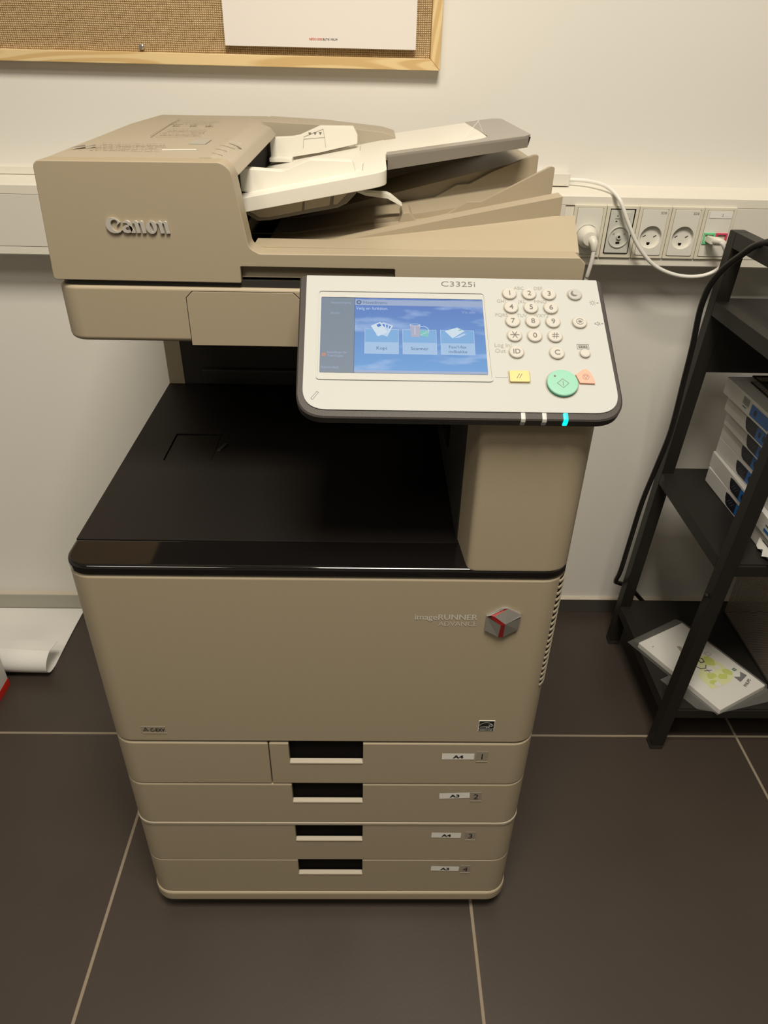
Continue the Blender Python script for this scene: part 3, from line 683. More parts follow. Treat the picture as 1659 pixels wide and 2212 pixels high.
# white document tray
zt = lambda x: 1.0525+(x+.095)*.190
def slab(mb, outline, th, z_of, bev=.003):
    bm = bmesh.new(); A = [bm.verts.new((x, y, 0)) for x, y in outline]; Bq = [bm.verts.new((x, y, -th)) for x, y in outline]
    bm.faces.new(A); bm.faces.new(Bq[::-1])
    for i in range(len(A)): bm.faces.new((A[i], A[i-1], Bq[i-1], Bq[i]))
    bmesh.ops.recalc_face_normals(bm, faces=bm.faces)
    bmesh.ops.bevel(bm, geom=[e for e in bm.edges if e.calc_face_angle(0) > .5], offset=bev, segments=2, profile=.5, affect='EDGES', clamp_overlap=True)
    for v in bm.verts: v.co.z += z_of(v.co.x)
    return mb.merge(bm)
b = MB('white_plastic')
slab(b, fillet([(-.0965, -.530), (.0715, -.530), (.0715, -.215), (-.0965, -.215)], [.002, .018, .001, .001], 6), .0150, zt)
ze = lambda x: 1.0835+(x-.0715)*.150
slab(b, fillet([(.0700, -.365), (.190, -.365), (.205, -.345), (.205, -.115), (.070, -.115)], [0, .006, .004, .01, .001], 4), .008, ze, .002)
slab(b, [(-.0965, -.216), (.0715, -.216), (.0715, -.190), (-.0965, -.190)], .012, zt, .001)
dt = b.build('document_tray', PC)
b = MB('groove')
for (a0, a1, y0, y1) in ((.0435, .0443, -.489, -.430), (.0370, .0378, -.28, -.225)): 
    b = MB('groove'); b.raw([(a0, y0, zt(a0)+.0003), (a1, y0, zt(a1)+.0003), (a1, y1, zt(a1)+.0003), (a0, y1, zt(a0)+.0003)], [(0, 1, 2, 3)]); b.build('slide_slot', dt)
b = MB('smoke_grey')
slab(b, fillet([(.0730, -.392), (.2480, -.392), (.2540, -.380), (.2540, -.135), (.2420, -.110), (.2000, -.110), (.2060, -.34), (.1950, -.362), (.0730, -.362)], [.002, .008, .01, .03, .02, .004, .02, .02, .001], 6), .004, lambda x: 1.0850+(x-.0715)*.143, .0012)
b.raw(*(lambda x0, x1, f: ([(x0, -.392, f(x0)-.003), (x1, -.392, f(x1)-.003), (x1, -.389, f(x1)-.014), (x0, -.389, f(x0)-.018), (x0, -.386, f(x0)-.003), (x1, -.386, f(x1)-.003)], [(0, 1, 2, 3), (4, 3, 2, 5), (0, 4, 5, 1), (0, 3, 4), (1, 5, 2)]))(.0745, .2500, lambda x: 1.0850+(x-.0715)*.143))
b.raw([(.2535, -.385, 1.108), (.2535, -.13, 1.108), (.2515, -.13, 1.098), (.2515, -.385, 1.098), (.250, -.385, 1.108), (.250, -.13, 1.108)], [(0, 1, 2, 3), (4, 5, 2, 3), (0, 4, 5, 1)])
b.build('tray_extension', PC)
b = MB('clear_plastic'); b.tube([(.175, -.335, 1.1005), (.196, -.30, 1.117), (.198, -.295, 1.117), (.205, -.29, 1.1055)], .0006, 6, 4)
b.build('tray_stopper', PC)
# side guides
def guide(pts, rad, y0, y1, foot=True):
    b = MB('white_plastic').prism(fillet(pts, rad, 5), y0, y1, 'y', .0012)
    return b
b = guide([(-.0985, 1.0545), (-.0985, 1.0790), (-.0955, 1.0805), (-.0920, 1.0785), (-.0560, 1.0768), (-.0480, 1.0765), (-.0165, 1.0890), (.0325, 1.0885), (.0380, 1.0700), (-.0680, 1.0515)], [.002, .001, .001, .003, .012, .02, .01, .004, .003, .006], -.490, -.470)
b.build('paper_guide', dt)
b = guide([(-.0925, 1.0605), (-.0925, 1.0875), (-.0600, 1.0895), (-.0500, 1.0915), (-.0210, 1.1035), (.0270, 1.1040), (.0330, 1.0930), (.0330, 1.0820), (-.0200, 1.0700), (-.0925, 1.0580)], [.001, .003, .012, .012, .01, .004, .004, .003, .01, .003], -.242, -.226)
b.use('groove'); MG = front(0, -.2424, 0)
for a0, a1 in (((-.0440, 1.0868), (-.0140, 1.0895)), ((-.0140, 1.0895), (-.0125, 1.0765)), ((-.0440, 1.0868), (-.0450, 1.0750)), ((-.0440, 1.0895), (-.0160, 1.1000)), ((-.0160, 1.1000), (-.0140, 1.0895))): b.line(a0, a1, .0005, MG)
b.use('print_grey')
for k in range(3): x = -.0350+.0075*k; z = 1.0935+.0004*k; b.flat([(x-.0022, z+.0018), (x, z-.0018), (x+.0022, z+.0018)], MG)
b.use('white_plastic').box(-.0925, -.060, -.262, -.242, 1.0585, 1.0640, .001)
b.build('paper_guide', dt)
# hood and lever under the tray
b = MB('hood_grey').prism(fillet([(-.0945, 1.0450), (-.0945, 1.0330), (-.0795, 1.0240), (-.0640, 1.0250), (.0150, 1.0400), (.0260, 1.0450), (.0390, 1.0580), (.0300, 1.0650)], [0, .003, .006, .006, .008, .008, .004, 0], 5), -.500, -.30, 'y', .002)
b.use('greige_lit')
for q in ([(-.0900, 1.0365), (-.0760, 1.0285), (-.0640, 1.0290), (-.0265, 1.0365), (-.0245, 1.0480), (-.0900, 1.0400)], [(-.0235, 1.0375), (.0060, 1.0430), (.0080, 1.0540), (-.0225, 1.0490)], [(.0100, 1.0440), (.0150, 1.0445), (.0290, 1.0580), (.0120, 1.0560)]):
    b.prism(q, -.5012, -.4990, 'y', .0005)
b.build('feeder_hood', PC)
MB('white_plastic').prism(fillet([(.030, 1.0580), (.0474, 1.0505), (.0728, 1.0495), (.0780, 1.0475), (.0925, 1.0370), (.0915, 1.0355), (.0740, 1.0440), (.0470, 1.0470), (.0300, 1.0530)], [0, .004, .004, .004, .001, .001, .004, .004, 0]), -.455, -.435, 'y', .0008).build('exit_lever', PC)

# raised maker's lettering on the feeder cover (outlines drawn in picture units, 97 per mm-scale unit)
def logo():
    b = MB('logo_silver'); K = .0653/1310
    Mx = lambda px, py: (-.2209+(px-98)*K, 1.0362+(350-py)*K*1.04+(px-98)*K*.033)
    def loop2(outer, inner):
        """ribbon between two outlines with the same count"""
        n = len(outer)
        V = [(*Mx(*p), 0) for p in outer]+[(*Mx(*p), 0) for p in inner]
        V2 = []
        for (x, z, _) in V: V2 += [(x, YS-.0002, z), (x, YS-.0022, z)]
        Fs = []
        for i in range(n-1):
            a, c, d, e = i, i+1, n+i+1, n+i
            Fs += [(2*a+1, 2*c+1, 2*d+1, 2*e+1), (2*a, 2*c, 2*c+1, 2*a+1), (2*e, 2*d, 2*d+1, 2*e+1)]
        Fs += [(0, 1, 2*n+1, 2*n), (2*(n-1), 2*(n-1)+1, 2*(2*n-1)+1, 2*(2*n-1))]
        b.raw(V2, Fs)
    def solid(pts): b.prism([Mx(*p) for p in pts], YS-.0022, YS-.0002, 'y', .00012, 1)
    el = lambda cx, cy, rx, ry, a0, a1, n, rot=0: [(cx+rx*math.cos(t)*math.cos(rot)-ry*math.sin(t)*math.sin(rot), cy+rx*math.cos(t)*math.sin(rot)+ry*math.sin(t)*math.cos(rot)) for t in [math.radians(a0+(a1-a0)*i/n) for i in range(n+1)]]
    # C
    out = [(405, 290), (365, 250), (310, 215), (240, 198), (170, 210), (120, 250), (98, 320), (110, 400), (160, 460), (230, 492), (320, 495), (380, 475), (430, 432)]
    inn = [(318, 352), (350, 285), (330, 250), (285, 238), (240, 248), (212, 275), (202, 325), (212, 380), (240, 425), (275, 452), (320, 466), (370, 458), (425, 428)]
    loop2(out, inn)
    # a
    solid([(445, 300), (480, 280), (530, 258), (575, 262), (612, 290), (635, 350), (690, 492), (690, 498), (612, 498), (600, 460), (585, 400), (560, 340), (535, 305)])
    loop2(el(535, 420, 108, 76, -60, 300, 22), el(545, 415, 44, 34, -60, 300, 22))
    # n n
    def n_(dx, dy=0):
        P = lambda L: [(x+dx, y+dy) for x, y in L]
        solid(P([(648, 305), (690, 275), (722, 262), (752, 270), (775, 300), (782, 360), (798, 500), (722, 500), (706, 360), (692, 318)]))
        solid(P([(775, 302), (810, 275), (845, 265), (872, 278), (888, 310), (895, 370), (916, 505), (842, 505), (822, 370), (812, 318)]))
    n_(0); n_(495, 14)
    # o with a slanting slit
    loop2(el(1045, 395, 112, 122, 0, 360, 30, .12), el(1050, 393, 26, 92, 0, 360, 30, -.25))
    return b.build('raised_logo', cov)
logo()

# ------------------------------------------------------------------ control panel
TL = math.radians(32)
MP = frame((.1385, -.630, .9965), (1, 0, 0), (0, math.cos(TL), math.sin(TL)))
def P(*m): return MB(*m, M=MP)
def skew(pts): return [(x+(-.0145*y*0), y) for x, y in pts]
outer = fillet([(-.1570, .0010), (.1585, .0010), (.1615, -.1735), (-.1530, -.1735)], [.005, .005, .030, .030], 10)
b = P('panel_black')
V = []; Fs = []; n_ = len(outer); mcx, mcy = .002, -.085
for ins, z in ((.0014, -.0002), (0, -.0014), (0, -.010), (.004, -.0165), (.012, -.0215), (.024, -.0235)): V += [(mcx+(x-mcx)*(1-ins/.157), mcy+(y-mcy)*(1-ins/.086), z) for x, y in outer]
for k in range(5):
    for i in range(n_): j = (i+1) % n_; Fs.append((k*n_+i, k*n_+j, (k+1)*n_+j, (k+1)*n_+i))
Fs.append(tuple(range(n_))); Fs.append(tuple(range(5*n_, 6*n_))[::-1]); b.raw(V, Fs)
cp = b.build('control_panel', PC)
MB('shell_dark').box(.03, .24, -.70, -.60, .905, .935, .008).build('panel_arm', PC)
face = fillet([(-.1500, -.0005), (.1535, -.0005), (.1570, -.1655), (-.1470, -.1655)], [.001, .001, .025, .025], 10)
b = P('panel_white').prism(face, 0, .0012, 'z', .0006)
fo = b.build('fascia', cp)
MZ = MP @ Matrix.Translation((0, 0, .00125))
# display bezel
bz = [(-.1375, -.0195), (.0345, -.0195), (.0370, -.1320), (-.1350, -.1320)]
scr = [(-.1335, -.0300), (.0315, -.0300), (.0320, -.1235), (-.1320, -.1235)]
def frame_ring(b, o_, i_, z0, z1):
    V = [(x, y, z0) for x, y in o_]+[(x, y, z1) for x, y in o_]+[(x, y, z1) for x, y in i_]+[(x, y, z0) for x, y in i_]; n = len(o_); Fs = []
    for r in range(3):
        for i in range(n): j = (i+1) % n; Fs.append((r*n+i, r*n+j, (r+1)*n+j, (r+1)*n+i))
    return b.raw(V, Fs)
b = P('panel_white'); frame_ring(b, fillet(bz, .004, 4), fillet([(-.1360, -.0225), (.0330, -.0225), (.0355, -.1300), (-.1335, -.1300)], .003, 4), .0008, .0024)
frame_ring(b, fillet([(-.1360, -.0225), (.0330, -.0225), (.0355, -.1300), (-.1335, -.1300)], .003, 4), fillet(scr, .001, 4), .0020, .0015); b.build('screen_bezel', cp)
b = P('print_grey').prism([(x+(-.0007 if x < 0 else .0007), y+(.0012 if y > -.05 else -.0005)) for x, y in scr], .0009, .00125, 'z'); b.use('silver').box(-.115, -.108, -.0298, -.0288, .0012, .0016); b.box(-.006, 0, -.0298, -.0288, .0012, .0016); b.build('screen_edge', cp)
b = P('scr_sky').flat(scr, Matrix.Identity(4), .0014); sd = b.build('screen', cp, recalc=False, smooth=False)
# recenter the sky picture: the display material reads world-like object coordinates, so mesh keeps them
b = P('scr_side'); I4 = Matrix.Identity(4)
b.flat([(-.1333, -.0302), (-.0998, -.0302), (-.0990, -.1233), (-.1318, -.1233)], I4, .00150)
b.use('scr_bar').flat([(-.0996, -.0320), (.0312, -.0320), (.0313, -.0395), (-.0995, -.0395)], I4, .00150); b.flat([(-.0990, -.1200), (.0318, -.1200), (.0319, -.1233), (-.0990, -.1233)], I4, .00150)
b.use('scr_text').line((-.0993, -.0302), (-.0988, -.1233), .0006, I4, .00155)
TS = lambda x, y: frame((x, y, .0016), (1, 0, 0), (0, 1, 0))
b.use('scr_text').text('Hovedmenu', TS(-.0905, -.0358), .0052, sx=.95, align='L')
b.use('scr_text').ring(-.0950, -.0358, .0020, .0014, I4, .0016, 12)
b.use('scr_light').text('Vælg en funktion.', TS(-.0980, -.0435), .0052, sx=.9, align='L')
b.use('scr_bar').text('Vis alle', TS(.0165, -.0465), .005, align='C')
for t_, y in (('Statusovervågning', -.0365), ('Annuller', -.0500)): b.use('scr_bar').text(t_, TS(-.1235, y), .0040, sx=.7, align='L')
b.use('scr_red').flat([(-.1305, -.1000), (-.1265, -.1000), (-.1265, -.1040), (-.1305, -.1040)], I4, .0016)
b.use('scr_bar').text('Indstillinger for', TS(-.1250, -.0990), .0040, sx=.8, align='L'); b.text('Trinl./Kapac.', TS(-.1250, -.1033), .0040, sx=.8, align='L'); b.text('Skærmindstil.', TS(-.1310, -.1170), .0042, sx=.8, align='L')
for k, (nm, nm2) in enumerate((('Kopi', None), ('Scanner', None), ('Fax/I-fax', 'indbakke'))):
    x0 = -.0885+.0378*k; x1 = x0+.0335
    b.use('scr_tile').flat([(x0, -.0700), (x1, -.0700), (x1, -.0860), (x0, -.0860)], I4, .00152)
    b.use('scr_tile_low').flat([(x0, -.0860), (x1, -.0860), (x1, -.1000), (x0, -.1000)], I4, .00152)
    b.use('scr_light')
    for a_, c_2 in (((x0, -.07), (x1, -.07)), ((x1, -.07), (x1, -.10)), ((x1, -.1), (x0, -.1)), ((x0, -.1), (x0, -.07))): b.line(a_, c_2, .0004, I4, .00156)
    if nm2: b.use('scr_text').text(nm, TS((x0+x1)/2, -.0905), .0052); b.text(nm2, TS((x0+x1)/2, -.0962), .0052)
    else: b.use('scr_text').text(nm, TS((x0+x1)/2, -.0932), .0056)
xk = -.0720
for j, a in enumerate((-38, -24, -8, 14)):
    M_ = TS(xk-.002+.003*(3-j)*.6, -.0705) @ Matrix.Rotation(math.radians(a+15), 4, 'Z')
    b.use('scr_paper' if j in (0, 3) else 'scr_light').flat([(-.0055, -.007), (.0055, -.007), (.0055, .008), (-.0055, .008)], M_, .0001*j+.00004)
    b.use('scr_blue').flat([(0, .003), (.004, .003), (.004, .0065), (0, .0065)], M_, .0001*j+.00008)
xm = -.0385
b.use('scr_mug').flat([(xm-.0050, -.0640), (xm+.0055, -.0640), (xm+.0045, -.0790), (xm-.0035, -.0790)], I4, .00165); b.use('scr_light').ring(xm+.0003, -.0640, .0050, .0012, I4, .0017, 20, 0, 360, .3)
b.ring(xm+.008, -.0715, .0060, .0008, I4, .0017, 20, -90, 130); b.use('scr_green').flat([(xm+.005, -.0715), (xm+.0135, -.0705), (xm+.0135, -.0790), (xm+.005, -.0775)], I4, .0018); b.use('scr_light').line((xm+.006, -.0765), (xm+.0125, -.0725), .0007, I4, .0019)
b.line((xm, -.067), (xm, -.076), .0007, I4, .0018)
xf = .0010
b.use('scr_paper').flat([(xf-.0095, -.0710), (xf+.0030, -.0665), (xf+.0105, -.0705), (xf-.0020, -.0800)], I4, .00165); b.use('scr_light').flat([(xf-.0005, -.0795), (xf+.010, -.0735), (xf+.0115, -.0750), (xf+.0045, -.0790)], I4, .0016)
b.use('scr_green').flat([(xf+.0035, -.0705), (xf+.0065, -.0680), (xf+.0075, -.0705)], I4, .0017)
b.build('screen_graphics', cp, recalc=False, smooth=False)

def round_key(x, y, r=.0072, top='key_white', label=None, size=.0085, draw=None, name='key'):
    b = P('groove').lathe([(r+.0012, .0008), (r+.0012, .00135), (r, .00135)], Matrix.Translation((x, y, 0)), 32)
    b.use(top).lathe([(r, .0010), (r, .0030), (r-.0007, .0037), (r*.55, .0040)], Matrix.Translation((x, y, 0)), 32)
    if label: b.use('print_grey').text(label, TS(x, y) @ Matrix.Translation((0, 0, .0026)), size, bold=.012)
    if draw: draw(b, x, y)
    return b.build(name, cp)
gx = [.0600, .0803, .1008]; gy = [-.0220, -.0401, -.0580, -.0761]
for r_, row in enumerate((('1', '2', '3'), ('4', '5', '6'), ('7', '8', '9'), ('*', '0', '#'))):
    for c_2, ch in enumerate(row):
        if ch == '*':
            def star(b, x, y):
                b.use('print_grey')
                for a in (0, 60, 120): a = math.radians(a); b.line((x-.0042*math.cos(a), y-.0042*math.sin(a)), (x+.0042*math.cos(a), y+.0042*math.sin(a)), .0008, I4, .00425)
            round_key(gx[c_2]+.0004*r_, gy[r_], draw=star)
        elif ch == '#':
            def hash_(b, x, y):
                b.use('print_grey')
                for d in (-.0013, .0013): b.line((x-.0032, y+d), (x+.0032, y+d), .0007, I4, .00425); b.line((x+d-.0005, y-.0034), (x+d+.0005, y+.0034), .0007, I4, .00425)
            round_key(gx[c_2]+.0004*r_, gy[r_], draw=hash_)
        else: round_key(gx[c_2]+.0004*r_, gy[r_], label=ch)
round_key(.0617, -.0963, label='ID', size=.0078); round_key(.1018, -.0967, label='C', size=.0084)
def moon(b, x, y): b.use('print_grey').flat([(x-.001+.0036*math.cos(t), y+.0036*math.sin(t)) for t in [math.radians(100+20*i) for i in range(11)]]+[(x+.0010+.0034*math.cos(t), y+.0010+.0030*math.sin(t)) for t in [math.radians(290-16*i) for i in range(10)]], I4, .00425)
round_key(.1278, -.0217, top='key_grey', draw=moon)
def sett(b, x, y):
    b.use('print_grey').ring(x, y, .0036, .0005, I4, .00425, 24, 20, 340)
    for a in (0, 60, 120): a = math.radians(a); b.line((x-.0022*math.cos(a), y-.0022*math.sin(a)), (x+.0022*math.cos(a), y+.0022*math.sin(a)), .0005, I4, .0043)
round_key(.1287, -.0580, draw=sett)
round_key(.1298, -.0967, r=.0050)
# reset, start and stop keys
b = P('groove').prism(fillet([(.0512, -.1332), (.0730, -.1332), (.0730, -.1180), (.0512, -.1180)], .002), .0008, .00135); b = P('groove').prism(fillet([(.0512, -.1334), (.0732, -.1334), (.0732, -.1178), (.0512, -.1178)], .002), .0008, .0014, 'z')
b.use('yellow_key').prism(fillet([(.0525, -.1322), (.0720, -.1322), (.0720, -.1190), (.0525, -.1190)], .0015), .001, .0036, 'z', .0006)
b.use('print_grey').line((.0595, -.1280), (.0622, -.1232), .0006, I4, .00375); b.line((.0620, -.1280), (.0647, -.1232), .0006, I4, .00375); b.build('reset_key', cp)
b = P('groove').lathe([(.0166, .0008), (.0166, .0014), (.015, .0014)], Matrix.Translation((.1032, -.1332, 0)), 48)
b.use('green_side').lathe([(.0152, .001), (.0152, .0042)], Matrix.Translation((.1032, -.1332, 0)), 48)
b.use('green_key').lathe([(.0152, .0042), (.0146, .0050), (.010, .0052)], Matrix.Translation((.1032, -.1332, 0)), 48); b.use('print_grey')
cx2, cy2 = .1032, -.1345
for a_, c_2 in (((-.0055, 0), (0, .0052)), ((0, .0052), (.0055, 0)), ((.0055, 0), (0, -.0052)), ((0, -.0052), (-.0055, 0))): b.line((cx2+a_[0], cy2+a_[1]), (cx2+c_2[0], cy2+c_2[1]), .0005, I4, .0053)
b.line((cx2, cy2-.0025), (cx2, cy2+.0025), .0006, I4, .0053); b.flat([(.0960+.0012*math.cos(t), -.1262+.0012*math.sin(t)) for t in [i*math.pi/6 for i in range(12)]], I4, .0053); b.build('start_key', cp)
rk = [(.1205, -.1325), (.1172, -.1225), (.1250, -.1165), (.1285, -.1155), (.1320, -.1195), (.1348, -.1265), (.1350, -.1330)]
b = P('groove').prism([(x+(x-.126)*.09, y+(y+.125)*.09) for x, y in rk], .0008, .0014, 'z'); b.use('red_key').prism(rk, .001, .0034, 'z', .0005)
b.use('print_grey').ring(.1268, -.1255, .0031, .0004, I4, .0035, 20)
for a_, c_2 in (((-.0019, .0013), (.0019, .0013)), ((.0019, .0013), (0, -.0020)), ((0, -.0020), (-.0019, .0013))): b.line((.1268+a_[0], -.1255+a_[1]), (.1268+c_2[0], -.1255+c_2[1]), .0004, I4, .0035)
b.build('stop_key', cp)
# printed legends
def NB(m_='print_light'):
    global b; b = P(m_); return b
def DN(n_): b.build(n_, cp, recalc=False, smooth=False)
TT = lambda x, y: frame((x, y, .00135), (1, 0, 0), (0, 1, 0))
for t_, x, y in (('ABC', .0705, -.0132), ('DEF', .0908, -.0132), ('GHI', .0510, -.0310), ('JKL', .0722, -.0310), ('MNO', .0915, -.0308), ('PQRS', .0502, -.0490), ('TUV', .0710, -.0492), ('WXYZ', .0908, -.0490)): NB().text(t_, TT(x, y), .0058, sx=.95); DN('key_legend')
NB(); b.text('Log In/', TT(.0405, -.0870), .0068, sx=.95, align='L'); b.text('Out', TT(.0408, -.0940), .0068, sx=.95, align='L'); DN('key_legend')
NB('print_grey').text('C3325i', TT(.0075, -.0092), .0098, sx=1.28); DN('model_lettering')
NB('print_grey').ring(.1455, -.0312, .0016, .0004, I4, .00135, 16)
for k in range(8): a = k*math.pi/4; b.line((.1455+.0025*math.cos(a), -.0312+.0025*math.sin(a)), (.1455+.0036*math.cos(a), -.0312+.0036*math.sin(a)), .0003, I4, .00135)
b.flat([(.1500, -.0304), (.1522, -.0312), (.1500, -.0320)], I4, .00135); DN('brightness_mark'); NB('print_grey')
for a_, c_2 in (((.1445, -.0575), (.1460, -.0575)), ((.1460, -.0575), (.1480, -.0558)), ((.1480, -.0558), (.1480, -.0604)), ((.1480, -.0604), (.1460, -.0588)), ((.1460, -.0588), (.1445, -.0588)), ((.1445, -.0588), (.1445, -.0575)), ((.1490, -.0570), (.1490, -.0592)), ((.1498, -.0565), (.1498, -.0597))): b.line(a_, c_2, .0004, I4, .00135)
b.flat([(.1515, -.0573), (.1537, -.0581), (.1515, -.0589)], I4, .00135); DN('volume_mark'); NB('print_grey')
for (a0, a1, z0, z1) in ((.1232, .1348, -.0905, -.0848),):
    for p_, q_ in (((a0, z0), (a1, z0)), ((a1, z0), (a1, z1)), ((a1, z1), (a0, z1)), ((a0, z1), (a0, z0))): b.line(p_, q_, .0005, I4, .00135)
b.flat([(.1245, -.0894), (.1335, -.0894), (.1335, -.0859), (.1245, -.0859)], I4, .00135); b.use('panel_white').text('1 2 3', TT(.129, -.0876), .0034, depth=.0002); DN('counter_mark'); NB('print_grey')
for a_, c_2 in (((-.1385, -.1540), (-.1370, -.1545)), ((-.1370, -.1545), (-.1318, -.1465)), ((-.1318, -.1465), (-.1335, -.1455)), ((-.1335, -.1455), (-.1387, -.1530)), ((-.1387, -.1530), (-.1385, -.1540))): b.line(a_, c_2, .0004, I4, .00135)
DN('pen_mark')
P('panel_white').box(.0390, .0510, -.1262, -.1240, .0010, .0017, .0003).build('braille_bar', cp)
for x, m_ in ((.0627, 'led_off'), (.0829, 'led_off'), (.1033, 'led_on')):
    o = P(m_).prism([(-.1660, .0014), (-.1730, .0008), (-.1748, -.0020), (-.1748, -.0075), (-.1660, -.0075)], x-.0022, x+.0022, 'x', .0005).build('status_light', cp)
    if m_ == 'led_on': o['label'] = 'glowing turquoise status light'

# ------------------------------------------------------------------ black shelf rack on the right
RK = thing('shelf_rack', (.642, -.435, 0), 'black metal rack with three shelves standing against the wall, right of the copier', 'shelf rack')
LX, LY = .020, -.030        # the rack leans a little out of true
def lean(o, z0=0):
    for v in o.data.vertices:
        z = v.co.z; v.co.x += LX*z; v.co.y += LY*z
    return o
def rk(mb, name, parent=RK): return lean(mb.build(name, parent))
RX0, RX1, RY0, RY1, PW = .640, 1.16, -.435, -.102, .025
for x in (RX0, RX1-PW):
    for y in (RY0, RY1-PW):
        b = MB('rack_black').box(x, x+PW, y, y+PW, .006, .955, .0015); b.use('shell_dark').box(x-.0005, x+PW+.0005, y-.0005, y+PW+.0005, 0, .012, .002); rk(b, 'post')
    for z in (.930, .815, .462, .098):
        rk(MB('rack_black').box(x+.0002, x+PW-.0002, RY0+PW, RY1-PW, z, z+.025, .001), 'side_rail')
for z in (.815, .462, .098):
    for y in (RY0+.0003, RY1-PW+.0003): rk(MB('rack_black').box(RX0+PW, RX1-PW, y, y+PW-.0006, z, z+.022, .001), 'cross_rail')
    rk(MB('shelf_black').box(RX0+PW-.001, RX1-PW+.001, RY0+.004, RY1-.003, z+.0185, z+.0250, .001), 'shelf')
rk(MB('shelf_black').box(RX0+PW, RX1-PW, RY1-.020, RY1-.008, .705, .816, .001), 'back_panel')
b = MB('rack_black').lathe([(.004, 0), (.004, .004), (.002, .005)], frame((RX0-.001, RY0+PW*.5, .410), (0, -1, 0), (0, 0, 1)), 12); rk(b, 'bolt')
def lz(x, y, z): return (x+LX*z, y+LY*z, z)

# paper reams stacked on the middle shelf
RZ = .4878
offs = [(.7275, -.1660, 0.5), (.7300, -.1600, -1.0), (.7350, -.1580, 0.6), (.7355, -.1570, .2), (.7300, -.1650, -.6), (.7205, -.1690, -.3), (.7120, -.1630, .4)]
lab = ['white-wrapped paper ream with a torn corner, lowest of the stack', 'second ream from the bottom of the stack of white-wrapped reams', 'third ream from the bottom of the stack of white-wrapped reams',
       'middle ream of the stack of seven white-wrapped reams', 'third ream from the top of the stack of white-wrapped reams', 'second ream from the top, under the ream with the small printed code', 'topmost white ream with a small printed code, the mesh tray on it']
H = .0308
for k in range(7):
    x, y, a = offs[k]; z = RZ+k*(H+.0004); L_, W_ = .297, .210
    t = thing('paper_ream', (x, y, z), lab[k], 'paper ream', 'paper reams on the middle shelf')
    t.rotation_euler = (0, 0, math.radians(a))
    def Rm(*m_): return MB(*m_, M=Matrix.Translation(t.location))
    b = Rm('wrap_white').prism(fillet([(0, 0), (0, -L_), (W_, -L_), (W_, 0)], .004, 3), 0, H, 'z', .0045 if k < 2 else .003, 3)
    if k == 0: b.use('paper_white').raw([(-.001, -L_+.07, .001), (-.006, -L_+.055, .004), (-.004, -L_+.045, .010), (-.009, -L_+.035, .003), (-.005, -L_+.02, .012), (-.010, -L_+.01, .004), (-.003, -L_, .014), (0, -L_, .020), (0, -L_+.07, .018)], [tuple(range(9))])
    b.build('wrapper', t)
    MX = t.matrix_basis.to_quaternion(); MS = Matrix.Translation(t.location) @ frame((-.0006, 0, 0), (0, -1, 0), (0, 0, 1))
    g = MB('label_navy')
    if k < 6:
        u0 = .088+.006*math.sin(k*2); g.flat([(u0, H*.80), (u0+.002, H*.5), (u0+.008, H*.2), (u0+.016, H*.12), (u0+.044, H*.12), (u0+.044, H*.86), (u0+.012, H*.86)], MS)
        g.use('label_blue').flat([(u0+.044, H*.12), (u0+.115, H*.12), (u0+.115, H*.86), (u0+.044, H*.86)], MS)
        g.use('label_navy')
        for j in range(4): g.flat([(u0+.056+j*.015+.0045*math.cos(q*math.pi/6), H*.5+.0055*math.sin(q*math.pi/6)) for q in range(12)], MS, .0002)
        g.use('label_grey')
        for j in range(3): g.line((u0+.012+j*.008, H*.35), (u0+.020+j*.008, H*.62), .0012, MS, .0002)
        g.use('label_navy').line((u0+.150, H*.62), (u0+.185, H*.62), .0018, MS); g.use('label_blue').line((u0+.150, H*.32), (u0+.190, H*.32), .0050, MS)
    else:
        g.use('label_grey')
        for j in range(14): g.line((.078+j*.0016, H*.45), (.078+j*.0016, H*.85), .0006 if j % 3 else .001, MS)
        g.line((.080, H*.30), (.092, H*.30), .0018, MS)
        g.use('label_blue').flat([(.108, H*.15), (.175, H*.15), (.175, H*.80), (.108, H*.80)], MS)
        g.use('label_navy').flat([(.125+.0045*math.cos(q*math.pi/6), H*.47+.0055*math.sin(q*math.pi/6)) for q in range(12)], MS, .0002)
    g.build('printed_label', t, recalc=False, smooth=False)
# wire mesh tray lying on the reams
zt0 = RZ+7*(H+.0004)+.0004
b = MB('wire_mesh').box(.742, .925, -.455, -.195, zt0+.0005, zt0+.0013); V0 = [(.742, -.455), (.925, -.455), (.925, -.195), (.742, -.195)]
for i in range(4):
    p, q = V0[i], V0[(i+1) % 4]; b.raw([(p[0], p[1], zt0+.001), (q[0], q[1], zt0+.001), (q[0], q[1], zt0+.012), (p[0], p[1], zt0+.012)], [(0, 1, 2, 3)])
b.use('rack_black').tube([(x, y, zt0+.013) for x, y in V0+V0[:1]], .0017, 8, 0); b.use('rack_black').tube([(x, y, zt0+.0018) for x, y in V0+V0[:1]], .0014, 8, 0)
tag(b.build('mesh_tray'), 'low black wire mesh letter tray on top of the paper reams', 'letter tray')
# tall mesh box on the bottom shelf
zb = .1232; b = MB('wire_mesh'); V0 = [(.878, -.415), (1.10, -.415), (1.10, -.150), (.878, -.150)]
b.raw([(x, y, zb+.0015) for x, y in V0], [(0, 1, 2, 3)])
for i in range(4):
    p, q = V0[i], V0[(i+1) % 4]; b.raw([(p[0], p[1], zb+.001), (q[0], q[1], zb+.001), (q[0], q[1], zb+.30), (p[0], p[1], zb+.30)], [(0, 1, 2, 3)])
b.use('rack_black').tube([(x, y, zb+.301) for x, y in V0+V0[:1]], .003, 8, 0); b.tube([(x, y, zb+.003) for x, y in V0+V0[:1]], .0025, 8, 0)
tag(b.build('mesh_box'), 'tall black wire mesh box on the bottom shelf of the rack', 'mesh box')

